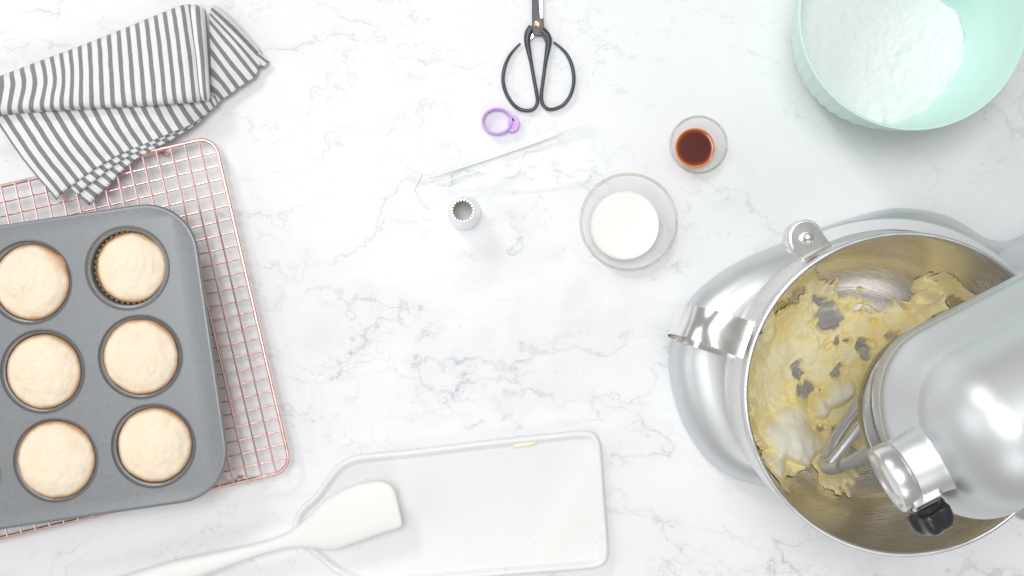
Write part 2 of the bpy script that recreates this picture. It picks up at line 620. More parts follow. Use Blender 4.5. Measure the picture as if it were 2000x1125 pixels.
# ------------------------------------------------------------------ the counter
mb = MB()
ol = [Vector((sx * 1.35, sy * 1.0, 0)) for sx, sy in ((-1, -1), (1, -1), (1, 1), (-1, 1))]
mb.rings([atz(ol, -0.03), atz(ol, -0.003), atz(inset(ol, 0.002), 0.0)], True, True, True)
o = mb.build("countertop", M['marble'], smooth=0)
tag(o, kind="structure")

# ------------------------------------------------------------------ cooling rack
RZ = 0.020
tr, br = P(418.5, 267, RZ), P(570, 918, RZ)
e1 = (br - tr).normalized()                       # down the right edge
e2 = Vector((e1.y, -e1.x, 0))                     # towards the left
if e2.x > 0: e2 = -e2
RL = (br - tr).length
RW = 0.44
rack = thing("cooling_rack", tr, "rose gold wire cooling rack under the grey muffin pan", "cooling rack")


def rp(a, b, z=RZ):                               # a down the edge, b to the left
    q = tr + e1 * a + e2 * b
    return Vector((q.x, q.y, z))


fr = 0.0019
cr = 0.016
fp = []
for (ca, cb, s0) in ((cr, cr, 0), (RL - cr, cr, 1), (RL - cr, RW - cr, 2), (cr, RW - cr, 3)):
    for k in range(7):
        th = [PI, PI * 1.5, 0, PI / 2][0] + 0
        ph = k / 6 * PI / 2
        if s0 == 0: a, b = ca - cr * math.sin(PI / 2 - 0) * math.cos(PI / 2 - ph), cb - cr * math.sin(PI / 2 - ph)
        if s0 == 1: a, b = ca + cr * math.sin(ph), cb - cr * math.cos(ph)
        if s0 == 2: a, b = ca + cr * math.cos(ph), cb + cr * math.sin(ph)
        if s0 == 3: a, b = ca - cr * math.sin(ph), cb + cr * math.cos(ph)
        fp.append((a, b))
# first corner must run from the top side to the right side
fp[:7] = [(cr - cr * math.cos(k / 6 * PI / 2), cr - cr * math.sin(k / 6 * PI / 2)) for k in range(7)]
mb = MB()
mb.tube([rp(a, b) for a, b in fp], fr, 10, closed=True)
mb.build("frame_wire", M['rose'], rack)
# long wires over cross wires
lw_mesh = None
px2m = (H - RZ) / H / S
b = 31 * px2m
while b < RW - 0.008:
    if lw_mesh is None:
        mb = MB()
        mb.tube([rp(0.0, b, RZ + 0.0012), rp(RL, b, RZ + 0.0012)], 0.00095, 7)
        o = mb.build("long_wire", M['rose'], rack)
        lw_mesh, b0 = o, b
    else:
        c = lw_mesh.copy(); COL.objects.link(c); c.parent = rack
        c.location = e2 * (b - b0)
    b += 28.3 * px2m
a = 30.5 * px2m
cw = None
for i in range(24):
    if cw is None:
        mb = MB()
        mb.tube([rp(a, 0.0, RZ - 0.0007), rp(a, RW, RZ - 0.0007)], 0.00095, 7)
        cw = mb.build("cross_wire", M['rose'], rack); a0 = a
    else:
        c = cw.copy(); COL.objects.link(c); c.parent = rack
        c.location = e1 * (a - a0)
    a += 26.6 * px2m
# bent wire feet on the two long sides, near the corners
for (a, sgn) in ((0.0, -1), (RL, 1)):
    for bb in (0.053, RW - 0.053):
        pts = [rp(a, bb - 0.012, RZ - 0.001), rp(a - sgn * 0.004, bb - 0.006, RZ - 0.001), rp(a - sgn * 0.003, bb, 0.008), rp(a, bb + 0.004, 0.002),
               rp(a + sgn * 0.001, bb + 0.012, 0.002), rp(a, bb + 0.018, 0.010), rp(a, bb + 0.026, RZ - 0.002)]
        mb = MB(); mb.tube(catmull(pts, 22), 0.0017, 8)
        mb.build("foot", M['rose'], rack)

# ------------------------------------------------------------------ muffin pan
PZ = 0.057
pan_b = P(274, 697, PZ)
ua = (P(301, 871, PZ) - P(110, 899, PZ)); pa = ua.length; ua.normalize()       # along a row, to the right
ub = Vector((ua.y, -ua.x, 0))                                                     # down a column
pb = 175.5 * (H - PZ) / H / S
pan = thing("muffin_pan", (pan_b.x, pan_b.y, RZ + 0.003), "dark grey nonstick muffin pan holding baked cupcakes", "muffin pan")
NC, NR = 4, 3


def pc(i, j):                                     # cup centre: i columns from the right, j row from the top
    q = pan_b - ua * (pa * i) + ub * (pb * (j - 1))
    return Vector((q.x, q.y, 0))


def side_pts(hx, hy, n=12):
    r = []
    for k in range(n): r.append((-hx + 2 * hx * k / n, -hy))
    for k in range(n): r.append((hx, -hy + 2 * hy * k / n))
    for k in range(n): r.append((hx - 2 * hx * k / n, hy))
    for k in range(n): r.append((-hx, hy - 2 * hy * k / n))
    return r


sq = side_pts(pa / 2, pb / 2)
Rhole = 0.0385
mb = MB()
cup_shape = [(Rhole, 0), (0.0382, 0.0014), (0.0377, 0.0016), (0.0372, 0.0004), (0.0366, -0.0010), (0.0350, -0.0014), (0.0341, -0.0018), (0.0335, -0.0035), (0.0325, -0.010), (0.0275, -0.0320), (0.0262, -0.0335), (0.012, -0.0337)]
for i in range(NC):
    for j in range(NR):
        c = pc(i, j)
        outer = [c + ua * x + ub * y + Vector((0, 0, PZ)) for x, y in sq]
        inner = []
        for x, y in sq:
            l = math.hypot(x, y)
            inner.append(c + ua * (x / l * Rhole) + ub * (y / l * Rhole) + Vector((0, 0, PZ)))
        mb.rings([outer, inner])
# border from the cup grid to the rounded edge, then the turned-down lip
gc = (pc(0, 0) + pc(NC - 1, NR - 1)) / 2
HX, HY = pa * NC / 2, pb * NR / 2
MX, MY = 0.0195, 0.0130
ins, outs = [], []
n = 40
rc = 0.046


def rrect(x, y, hx, hy, r):
    """push a rectangle boundary point onto the rounded rectangle hx, hy, r"""
    cx, cy = hx - r, hy - r
    x, y = x * hx / HX, y * hy / HY
    if abs(x) > cx and abs(y) > cy:
        dx, dy = abs(x) - cx, abs(y) - cy
        l = math.hypot(dx, dy)
        return math.copysign(cx + dx / l * r, x), math.copysign(cy + dy / l * r, y)
    return x, y


g = side_pts(HX, HY, n)
def ring_at(ex, z, rr):
    return [gc + ua * q[0] + ub * q[1] + Vector((0, 0, z)) for q in (rrect(x, y, HX + MX + ex, HY + MY + ex, rr + ex) for x, y in g)]
base_ring = [gc + ua * x + ub * y + Vector((0, 0, PZ)) for x, y in g]
mb.rings([base_ring, ring_at(-0.0022, PZ, rc), ring_at(-0.0008, PZ + 0.0004, rc), ring_at(0.0008, PZ - 0.0003, rc), ring_at(0.0016, PZ - 0.0022, rc), ring_at(0.0010, PZ - 0.0042, rc), ring_at(-0.001, PZ - 0.0046, rc)])
mb.build("pan_plate", M['pan'], pan, smooth=50)
cup0 = None
for i in range(NC):
    for j in range(NR):
        c = pc(i, j)
        if cup0 is None:
            m2 = MB()
            m2.lathe([(r, z + PZ) for r, z in cup_shape], c, 48, cap1=True)
            cup0 = m2.build("cup", M['pan'], pan, smooth=60); c0 = c
        else:
            k = cup0.copy(); COL.objects.link(k); k.parent = pan; k.location = c - c0

# ------------------------------------------------------------------ cupcakes
cakes = [
    # column, row, photo radius, centre, label
    (0, 0, 68.5, (252, 522), "cupcake at the back right of the pan, small, with its pleated liner showing all round", 1),
    (0, 1, 74, (273, 697), "plump cupcake in the middle cup of the right hand row", 0),
    (0, 2, 73, (300, 870), "cupcake with browned right edge in the front right corner cup of the pan", 0),
    (1, 0, 74, (59, 551), "cupcake with a reddish brown overflow on its upper right edge, beside the pleated one", 2),
    (1, 1, 73, (83, 726), "cupcake in the middle of the left row, between the overflowed and the front one", 0),
    (1, 2, 76, (107, 899), "largest cupcake, in the front cup of the left row near the pan's lower edge", 0),
]
for q, (ci, cj, rpx, cpx, label, mode) in enumerate(cakes):
    ztop = PZ + 0.009
    cc = P(cpx[0], cpx[1], PZ + 0.003)
    cup = pc(ci, cj)
    R = rpx * (H - PZ - 0.003) / H / S
    base = Vector((cup.x, cup.y, PZ - 0.0330))
    t = thing("cupcake", base, label, "cupcake", "vanilla cupcakes baked in the pan")
    mb = MB()
    n_t, n_r = 72, 26
    rings, uvs = [], []
    sd = 13.7 * q + 3
    dome = 0.0085 if mode != 1 else 0.0070
    zr = PZ - (0.0005 if mode != 1 else 0.0045)
    for k in range(n_r + 1):
        fr_ = k / n_r
        ring = []
        for j in range(n_t):
            a = 2 * PI * j / n_t
            dx, dy = math.cos(a), math.sin(a)
            edge = R * (1 + 0.020 * mn.noise(Vector((dx * 1.6, dy * 1.6, sd))) + 0.006 * mn.noise(Vector((dx * 6, dy * 6, sd))))
            stain = 0.0
            if mode == 2:
                da = (a - 0.62 + PI) % (2 * PI) - PI
                edge += 0.0030 * math.exp(-(da / 0.17) ** 2)
                stain = math.exp(-(da / 0.30) ** 2)
            r = edge * (1 - fr_)
            x, y = cc.x + dx * r, cc.y + dy * r
            h = dome * (1 - (1 - fr_) ** 2.6) ** 0.8
            h += 0.0016 * mn.fractal(Vector((x * 55, y * 55, sd)), 1.0, 2.0, 4) * min(1, fr_ * 4)
            h += 0.0006 * mn.noise(Vector((x * 260, y * 260, sd)))
            # small burst air holes
            ring.append(Vector((x, y, zr + h)))
            uvs.append((1 - fr_, stain * max(0, 1 - fr_ * 3.2) * 1.0))
        rings.append(ring)
    o_ = len(mb.v)
    # side down into the liner
    side = [[Vector((cup.x + (p.x - cup.x) * s_, cup.y + (p.y - cup.y) * s_, z_)) for p in rings[0]] for s_, z_ in ((0.76, PZ - 0.0318), (0.93, PZ - 0.012), (0.985, zr - 0.001))]
    allr = side + rings
    mb.rings(allr, True, True, False)
    mb.uv = [(1.0, 0.0)] * (3 * n_t) + uvs
    # pits
    V = mb.v
    pits = [(random.uniform(-.7, .7) * R, random.uniform(-.7, .7) * R, random.uniform(0.0007, 0.0016)) for _ in range(9)]
    for i in range(3 * n_t, len(V)):
        x, y, z = V[i]
        for (u_, v_, s_) in pits:
            d2 = ((x - cc.x - u_) ** 2 + (y - cc.y - v_) ** 2) / (s_ * s_)
            if d2 < 6: z -= 0.0011 * math.exp(-d2)
        V[i] = (x, y, z)
    mb.build("cake", M['cake'], t, smooth=180)
    # pleated liner
    mb = MB()
    npl = 38
    def pleat(r, amp):
        out = []
        for j in range(npl * 4):
            a = 2 * PI * j / (npl * 4)
            out.append(r + amp * math.cos(a * npl))
        return out
    top_r = (R + 0.0010) if mode == 1 else min(R - 0.0002, 0.0322)
    lc = cc if mode == 1 else cup
    tz = zr + (0.0012 if mode == 1 else -0.002)
    lr = []
    for r_, z_, am, cen in ((0.0245, PZ - 0.0328, 0.0004, cup), (top_r * 0.93, PZ - 0.014, 0.0007, cup + (lc - cup) * 0.6), (top_r, tz, 0.0011, lc)):
        rr = pleat(r_, am)
        lr.append([Vector((cen.x + rr[j] * math.cos(2 * PI * j / len(rr)), cen.y + rr[j] * math.sin(2 * PI * j / len(rr)), z_)) for j in range(len(rr))])
    mb.rings(lr, True, True, False)
    mb.build("paper_liner", M['liner'], t, smooth=25)

# ------------------------------------------------------------------ striped towel
mb = MB()


def patch(rows, zrows, ks, nu, nv, seed, phase=0.0, wav=0.0015, vlen=6.0):
    """rows: list of pixel polylines (equal control counts); zrows: heights (per row: number or list)"""
    cols = []
    m_ = len(rows)
    K = np.linspace(ks[0], ks[-1], nu)
    kk = np.array(ks, float)
    R = []
    for r, zr_ in zip(rows, zrows):
        a_ = np.array(r, float)
        zz = np.full(len(r), zr_) if isinstance(zr_, (int, float)) else np.array(zr_, float)
        # smooth monotone interpolation in stripe index
        def interp(col):
            y = np.interp(K, kk, col)
            w_ = max(1, nu // (len(kk) * 3))
            pad = np.pad(y, w_, mode='reflect', reflect_type='odd')
            return np.convolve(pad, np.ones(2 * w_ + 1) / (2 * w_ + 1), mode='valid')
        R.append(np.stack([interp(a_[:, 0]), interp(a_[:, 1]), interp(zz)], 1))
    R = np.array(R)                      # rows x nu x 3
    vv = np.linspace(0, m_ - 1, nv)
    verts, uvs = [], []
    for iv, v_ in enumerate(vv):
        i = min(int(v_), m_ - 2)
        t_ = v_ - i
        p0 = R[i - 1] if i > 0 else 2 * R[0] - R[1]
        p1, p2 = R[i], R[i + 1]
        p3 = R[i + 2] if i + 2 < m_ else 2 * R[-1] - R[-2]
        q_ = 0.5 * ((2 * p1) + (-p0 + p2) * t_ + (2 * p0 - 5 * p1 + 4 * p2 - p3) * t_ ** 2 + (-p0 + 3 * p1 - 3 * p2 + p3) * t_ ** 3)
        for iu in range(nu):
            x, y, z = q_[iu]
            z += wav * mn.fractal(Vector((x * 0.012, y * 0.02, seed)), 1.0, 2.0, 3)
            verts.append(P(x, y, z))
            uvs.append((K[iu] + phase, v_ / (m_ - 1) * vlen))
    faces = [(a_ * nu + b_, a_ * nu + b_ + 1, (a_ + 1) * nu + b_ + 1, (a_ + 1) * nu + b_) for a_ in range(nv - 1) for b_ in range(nu - 1)]
    mb.add(verts, faces, uvs)


# upper folded panel
ks = [-3, -2, 0, 4, 8, 12, 16, 19, 20.2, 21.2, 22]
T = [(-56, 172), (-36, 166), (5, 151), (84, 121), (157, 94), (233, 64), (305, 34), (357, 13), (372, 12), (388, 13), (398, 22)]
U1 = [(-58, 176), (-38, 170), (5, 157), (86, 127), (158, 101), (234, 72), (307, 44), (359, 24), (374, 26), (390, 30), (400, 36)]
Mi = [(-60, 190), (-42, 185), (5, 172), (92, 162), (160, 150), (238, 135), (316, 117), (370, 104), (384, 102), (396, 100), (403, 100)]
B1 = [(-64, 222), (-46, 219), (-2, 212), (84, 204), (159, 200), (243, 196), (323, 190), (379, 184), (392, 180), (402, 178), (407, 178)]
B0 = [(-64, 229), (-46, 227), (0, 222), (88, 214), (163, 210), (247, 206), (326, 201), (383, 196), (395, 194), (404, 193), (408, 192)]
flat_ = [1] * 8
patch([T, U1, Mi, B1, B0],
      [[0.020] * 8 + [0.018, 0.026, 0.014], [0.033] * 8 + [0.027, 0.036, 0.022], [0.040, 0.040, 0.038, 0.036, 0.037, 0.038, 0.038, 0.038, 0.029, 0.038, 0.024],
       [0.040] * 8 + [0.033, 0.038, 0.030], [0.029] * 8 + [0.026, 0.028, 0.024]], ks, 170, 40, 1.0, wav=0.0022)
# lower panel, stripes slant to the right
z7 = 4.762
def q7(pts): return [(x / z7, 180 + y / z7) for x, y in pts]
k2 = [-1, 0, 1, 2, 3, 4, 5, 6, 7, 8, 9, 10, 11, 12, 13, 14, 15, 16, 17, 18]
st = q7([(-90, 215), (20, 205), (140, 185), (250, 180), (370, 175), (480, 165), (600, 155), (725, 155), (850, 150), (980, 150), (1090, 145), (1200, 135), (1310, 125), (1430, 120), (1540, 110), (1650, 105), (1760, 100), (1870, 90), (1950, 80), (2010, 75)])
en = q7([(530, 1000), (572, 940), (655, 885), (730, 830), (810, 770), (890, 715), (985, 660), (1060, 610), (1140, 570), (1230, 530), (1320, 500), (1410, 455), (1500, 420), (1590, 380), (1690, 340), (1790, 290), (1870, 230), (1935, 170), (1985, 125), (2020, 95)])
st = [(x - 2, y - 10) for x, y in st]
md = [((a_[0] * .5 + c_[0] * .5) - 3 * (1 - i / 19.), (a_[1] * .5 + c_[1] * .5) + 4 * (1 - i / 19.)) for i, (a_, c_) in enumerate(zip(st, en))]
zs = [0.026] * 12 + [0.026, 0.0255, 0.025, 0.024, 0.023, 0.0215, 0.02, 0.02]
ze = [0.0265] * 10 + [0.026, 0.025, 0.024, 0.022, 0.020, 0.018, 0.016, 0.014, 0.013, 0.013]
patch([st, md, en], [zs, [0.0295] * 10 + [0.029, 0.028, 0.027, 0.026, 0.025, 0.024, 0.022, 0.020, 0.018, 0.017], ze], k2, 170, 34, 5.0, wav=0.0018)
# the two folded layers peeping out under it
k3 = list(range(0, 17))
i3 = q7([(640, 860), (720, 815), (800, 760), (880, 705), (975, 650), (1050, 600), (1130, 560), (1220, 520), (1310, 490), (1400, 445), (1490, 410), (1580, 370), (1680, 330), (1780, 280), (1860, 220), (1925, 165), (1975, 120)])
m3 = q7([(730, 955), (800, 885), (880, 830), (960, 765), (1035, 705), (1110, 650), (1185, 605), (1270, 560), (1350, 525), (1430, 485), (1520, 440), (1610, 395), (1705, 347), (1800, 295), (1875, 232), (1940, 175), (1985, 130)])
o3 = q7([(835, 1050), (905, 970), (985, 900), (1045, 835), (1105, 765), (1175, 700), (1240, 640), (1320, 590), (1390, 553), (1465, 510), (1560, 465), (1650, 410), (1735, 358), (1825, 302), (1893, 240), (1952, 182), (1995, 138)])
za = [0.0245] * 9 + [0.0235, 0.022, 0.0195, 0.017, 0.015, 0.013, 0.011, 0.010]
zb = [z_ - 0.0022 for z_ in za]
i3u = [(x - 6, y - 5) for x, y in i3]
patch([i3u, m3], [za, za], k3, 120, 6, 9.0, phase=0.5, wav=0.0004, vlen=1.5)
m3u = [(x - 5, y - 4) for x, y in m3]
patch([m3u, o3], [zb, [z_ - 0.0006 for z_ in zb]], k3, 120, 6, 11.0, phase=0.0, wav=0.0004, vlen=1.5)
# right hand fold, stripes fan from the top of the fold
z6 = 4.327
def q6(pts): return [(330 + x / z6, y / z6) for x, y in pts]
k4 = [-0.6, 0, 1, 2, 3, 4, 5, 6, 7]
s4 = q6([(375, 38), (355, 75), (345, 115), (340, 175), (342, 290), (352, 430), (352, 600), (345, 740), (330, 870)])
m4 = q6([(500, 120), (560, 265), (575, 360), (555, 425), (510, 520), (470, 590), (440, 690), (405, 780), (365, 870)])
e4 = q6([(765, 410), (790, 500), (760, 580), (730, 650), (660, 695), (580, 745), (520, 795), (450, 838), (395, 885)])
patch([s4, m4, e4], [[0.034, 0.036, 0.030, 0.024, 0.021, 0.020, 0.019, 0.019, 0.019], [0.022, 0.027, 0.022, 0.0195, 0.018, 0.017, 0.016, 0.016, 0.016], [0.008, 0.010, 0.010, 0.011, 0.011, 0.011, 0.011, 0.0115, 0.012]], k4, 90, 36, 14.0, wav=0.0012)
# hem corners at the far right
h1 = q6([(735, 455), (780, 475), (815, 500)])
h2 = q6([(770, 455), (812, 478), (842, 520)])
patch([q6([(690, 520), (730, 470), (760, 440)]), q6([(790, 575), (825, 545), (850, 515)])], [[0.011] * 3, [0.006] * 3], [0.9, 1.6, 2.4], 20, 8, 17.0, wav=0.0)
# rounded fold ridge between the panel and the fan
f0 = q6([(318, 150), (322, 280), (322, 420), (328, 560), (330, 700), (330, 840)])
f1 = q6([(345, 60), (344, 250), (345, 420), (350, 560), (350, 700), (344, 840)])
f2 = q6([(375, 30), (352, 240), (352, 420), (357, 560), (357, 700), (350, 840)])
tw = mb.build("striped_towel", M['towel'], smooth=180, origin=P(200, 200, 0.0), fixn=False)
sol = tw.modifiers.new("cloth_thickness", 'SOLIDIFY')
sol.thickness = 0.0020
sol.offset = -1
tag(tw, "folded linen towel with charcoal and white stripes, draped over the rack corner", "towel")

# ------------------------------------------------------------------ scissors
z4 = 4.168
def q4(pts, z): return [P(930 + x / z4, y / z4, z) for x, y in pts]
scs = thing("scissors", P(1050, 50, 0), "black iron scissors with open looped handles and a copper rivet", "scissors")
lh = [(455, 225), (425, 270), (415, 330), (425, 400), (445, 500), (468, 630), (492, 760), (498, 835), (470, 885), (420, 900), (350, 885), (285, 830), (238, 745), (218, 645), (233, 545), (272, 455), (318, 395), (360, 352)]
rh = [(535, 250), (575, 290), (590, 330), (582, 400), (565, 500), (552, 600), (540, 690), (530, 780), (542, 850), (585, 888), (640, 886), (715, 848), (772, 765), (795, 655), (782, 545), (742, 450), (690, 388), (630, 342)]
for pts, zz in ((lh, 0.0042), (rh, 0.0050)):
    n = 90
    c = catmull(q4(pts, zz), n)
    rad = []
    for i in range(n):
        u_ = i / (n - 1)
        r_ = 0.0017
        if u_ < 0.22: r_ = 0.0017 + 0.0024 * (1 - u_ / 0.22) ** 1.3
        if u_ > 0.86: r_ = 0.0017 - 0.0007 * (u_ - 0.86) / 0.14
        rad.append(r_)
    for i, p in enumerate(c):
        p.z += 0.0006 * math.sin(i * 0.35)
    mb = MB(); mb.tube(c, rad, 10, flat=0.9)
    mb.build("handle", M['iron'], scs, smooth=60)
def slab(pts, z0, z1, nm, material, parent, bev=0.0006):
    ol = q4(pts, z0)
    m_ = MB()
    m_.rings([atz(ol, z0), atz(ol, z1 - bev), atz(inset(ol, bev), z1)], True, True, True)
    return m_.build(nm, material, parent, smooth=20)
slab([(452, -900), (500, -900), (508, -40), (520, 150), (547, 152), (550, 215), (565, 245), (600, 285), (605, 330), (560, 335), (540, 295), (466, 292), (455, 240)], 0.0052, 0.0076, "blade", M['iron'], scs)
slab([(490, -900), (497, -900), (545, -30), (547, 145), (545, 200), (520, 260), (460, 320), (425, 335), (405, 310), (430, 250), (455, 220), (495, 120)], 0.0026, 0.0048, "blade", M['blade'], scs)
rv = P(930 + 502 / z4, 192 / z4, 0.0076)
mb = MB(); mb.lathe([(0.0040, -0.0005), (0.0039, 0.0007), (0.0032, 0.0014), (0.0018, 0.0018), (0.0006, 0.0019)], rv, 24, cap1=True)
mb.build("rivet", M['copper'], scs)

# ------------------------------------------------------------------ lilac bag tie
tie = thing("bag_tie", P(975, 238, 0), "small lilac plastic ring with a slotted tab, below the scissors", "bag tie")
cen = P(970.5, 236, 0.010)
k_ = (H - 0.01) / H / S
mb = MB()
prof = []
n = 64
rings = []
for (ex, z_) in ((0, 0.0002), (0, 0.0095), (-0.0006, 0.0103), (-0.0016, 0.0103), (-0.0021, 0.0095), (-0.0021, 0.0002)):
    rings.append([Vector((cen.x + (30.5 * k_ + ex) * math.cos(2 * PI * j / n), cen.y + (26.5 * k_ + ex) * math.sin(2 * PI * j / n), z_)) for j in range(n)])
mb.rings(rings, True, loop=True)
mb.build("ring", M['purple'], tie, smooth=50)
z8 = 3.215
tb = [(768, 168), (790, 187), (815, 187), (838, 172), (851, 140), (848, 112), (832, 90), (812, 80), (797, 84), (796, 94), (808, 100), (818, 114), (814, 119), (802, 108), (790, 98), (779, 112), (781, 140), (800, 146), (803, 152), (783, 152), (775, 156)]
ol = [P(750 + x / z8, 200 + y / z8, 0.007) for x, y in tb]
mb = MB(); mb.rings([atz(ol, 0.0003), atz(ol, 0.0072), atz(inset(ol, 0.0004), 0.0078)], True, True, True)
mb.build("tab", M['purple'], tie, smooth=25)

# ------------------------------------------------------------------ piping tip
tc = P(907, 417, 0.0)
mb = MB()
prof = [(0.0157, 0.0002), (0.0160, 0.0012), (0.0156, 0.0020), (0.0140, 0.018), (0.0122, 0.036), (0.0116, 0.0405), (0.0110, 0.0414)]
nt_ = 20
n = nt_ * 4
rings = []
for r_, z_ in prof:
    rings.append([Vector((tc.x + r_ * math.cos(2 * PI * j / n), tc.y + r_ * math.sin(2 * PI * j / n), z_)) for j in range(n)])
def star(ro, ri, z_):
    out = []
    for j in range(n):
        u_ = abs(((j % 4) / 4.0) * 2 - 1)
        r_ = ri + (ro - ri) * u_
        out.append(Vector((tc.x + r_ * math.cos(2 * PI * j / n), tc.y + r_ * math.sin(2 * PI * j / n), z_)))
    return out
tip_t = thing("piping_tip", tc, "shiny metal piping tip with a toothed star opening, standing upright", "piping tip")
mb.rings(rings + [star(0.0101, 0.0084, 0.0417), star(0.0101, 0.0084, 0.0411)], True)
mb.build("cone", M['tip'], tip_t, smooth=30)
mb = MB()
rings = [star(0.0101, 0.0084, 0.0411), star(0.0106, 0.0100, 0.0400)]
for r_, z_ in ((0.0114, 0.036), (0.0133, 0.018), (0.0149, 0.0008)):
    rings.append([Vector((tc.x + r_ * math.cos(2 * PI * j / n), tc.y + r_ * math.sin(2 * PI * j / n), z_)) for j in range(n)])
mb.rings(rings, True)
mb.build("inner_wall", M['tip_lit_inside'], tip_t, smooth=30)  # lighter beige paints in the light inside the cone; same tin as outside

# ------------------------------------------------------------------ clear piping bag
mb = MB()
rowsb = [
    [(772, 300), (815, 337), (850, 340), (930, 312), (1020, 282), (1100, 256), (1150, 240)],
    [(782, 325), (810, 345), (850, 346), (930, 317), (1020, 287), (1101, 260), (1160, 245)],
    [(795, 352), (812, 360), (850, 356), (935, 328), (1025, 300), (1105, 276), (1170, 262)],
    [(806, 374), (830, 375), (870, 368), (940, 350), (1040, 335), (1110, 325), (1180, 315)],
    [(818, 390), (838, 392), (880, 384), (960, 376), (1050, 369), (1115, 362), (1185, 352)],
    [(828, 404), (846, 403), (885, 394), (965, 384), (1055, 376), (1120, 369), (1190, 358)]]
zb_ = [[0.001] * 7, [0.003, 0.0085, 0.0075, 0.0075, 0.0075, 0.0065, 0.003], [0.003, 0.0040, 0.0030, 0.0030, 0.0030, 0.003, 0.0025], [0.004, 0.003, 0.0035, 0.0035, 0.0025, 0.0022, 0.002], [0.0045, 0.003, 0.0022, 0.0022, 0.002, 0.002, 0.002], [0.0008] * 7]
patch(rowsb, zb_, [0, 1, 2, 3, 4, 5, 6], 90, 60, 31.0, wav=0.0008)
bag = mb.build("piping_bag", M['film'], smooth=180, origin=P(960, 330, 0))
tag(bag, "clear plastic piping bag lying flat beneath the lilac tie, its fold painted white for the shine", "piping bag")
mb = MB()
fp_ = catmull([P(*q) for q in ((1101, 258, .0075), (1060, 272, .0085), (1000, 293, .0085), (930, 317, .0085), (880, 333, .008), (850, 343, .007), (836, 345, .006))], 60)
mb.tube(fp_, [0.0015 * min(1, 0.15 + i / 14, 0.25 + (59 - i) / 40) for i in range(60)], 8, flat=0.3)
fp_ = catmull([P(*q) for q in ((822, 337, .007), (818, 350, .006), (812, 362, .005), (808, 372, .005), (818, 388, .005), (828, 402, .003), (838, 405, .002))], 40)
mb.tube(fp_, 0.0008, 8, flat=0.4)
mb.build("fold", M['foldshine'], bag, smooth=180)  # solid white paints the bright reflection along the clear bag's fold

# ------------------------------------------------------------------ vanilla in a pinch bowl
gb = P(1358, 289, 0.0)
gz = 0.034
rc_ = P(1364.5, 283, gz)
def lathe2(mb, prof, c0, c1, zt, n=72, rfun=None, cap0=False, cap1=False):
    """lathe whose axis leans from c0 (z=0) to c1 (z=zt)"""
    rr = []
    for r_, z_ in prof:
        f_ = z_ / zt
        cx, cy = c0.x + (c1.x - c0.x) * f_, c0.y + (c1.y - c0.y) * f_
        rr.append([Vector((cx + (r_ if rfun is None else rfun(r_, z_, 2 * PI * j / n)) * math.cos(2 * PI * j / n), cy + (r_ if rfun is None else rfun(r_, z_, 2 * PI * j / n)) * math.sin(2 * PI * j / n), z_)) for j in range(n)])
    mb.rings(rr, True, cap0, cap1)
pcn = Vector(((rc_.x), (rc_.y), 0))
mb = MB()
mb.lathe([(0.002, 0.0006), (0.0150, 0.0004), (0.0160, 0.0010), (0.0200, 0.0090), (0.0245, 0.0230), (0.0262, 0.0325), (0.0266, 0.0342), (0.0261, 0.0350), (0.0252, 0.0350), (0.0244, 0.0338), (0.0222, 0.0230), (0.0178, 0.0095), (0.0135, 0.0055), (0.002, 0.0045)], pcn, 72, cap0=True, cap1=True)
o = mb.build("pinch_bowl", M['glass'], smooth=60, origin=pcn)
tag(o, "tiny clear glass bowl holding dark brown vanilla extract", "bowl")
pb_o = o
mb = MB()
mb.tube([Vector((pcn.x + 0.0259 * math.cos(2 * PI * j / 72), pcn.y + 0.0259 * math.sin(2 * PI * j / 72), 0.0348)) for j in range(72)], 0.0011, 12, closed=True)
mb.build("rim", M['glassrim'], pb_o, smooth=180)
mb = MB()
rr, uvs = [], []
n = 64
for r_, z_, u_ in ((0.004, 0.0058, 1.0), (0.0128, 0.0066, 1.0), (0.0172, 0.0105, 1.0), (0.0185, 0.01310, 1.0), (0.0183, 0.01325, 1.0), (0.0174, 0.0128, 0.94), (0.0160, 0.0126, 0.86), (0.0145, 0.0126, 0.78), (0.0120, 0.0126, 0.6), (0.006, 0.0126, 0.3), (0.001, 0.0126, 0.0)):
    rr.append([Vector((pcn.x + r_ * math.cos(2 * PI * j / n), pcn.y + r_ * math.sin(2 * PI * j / n), z_)) for j in range(n)])
    uvs += [(u_, 0)] * n
mb.rings(rr, True, True, True)
mb.uv = uvs
o = mb.build("vanilla_extract", M['vanilla'], smooth=60, origin=pcn)
tag(o, "dark brown vanilla extract with an amber edge in the tiny glass bowl", "vanilla")

# ------------------------------------------------------------------ milk in a glass cup
gz = 0.062
rc_ = P(1228, 434, gz)
cb = Vector((rc_.x, rc_.y, 0))
RR = 95.5 * (H - gz) / H / S
a0 = math.radians(-46)
def lobe(r_, z_, a):
    c_ = math.cos(a - a0)
    if c_ <= 0: return r_
    s_ = math.exp(-((z_ - 0.026) / 0.020) ** 2)
    return r_ + 0.0145 * s_ * c_ ** 1.2
mb = MB()
outp = [(0.004, 0.0008), (0.0300, 0.0004), (0.0325, 0.0014), (0.0355, 0.008), (0.0380, 0.016), (0.0392, 0.026), (0.0402, 0.036), (0.0414, 0.048), (RR - 0.0004, 0.0600), (RR, 0.0622), (RR - 0.0009, 0.0634)]
inp = [(RR - 0.0020, 0.0632), (RR - 0.0025, 0.0615), (0.0388, 0.048), (0.0372, 0.036), (0.0350, 0.026), (0.0318, 0.016), (0.0275, 0.009), (0.004, 0.0075)]
n = 96
rr = []
for r_, z_ in outp: rr.append([Vector((cb.x + lobe(r_, z_, 2 * PI * j / n) * math.cos(2 * PI * j / n), cb.y + lobe(r_, z_, 2 * PI * j / n) * math.sin(2 * PI * j / n), z_)) for j in range(n)])
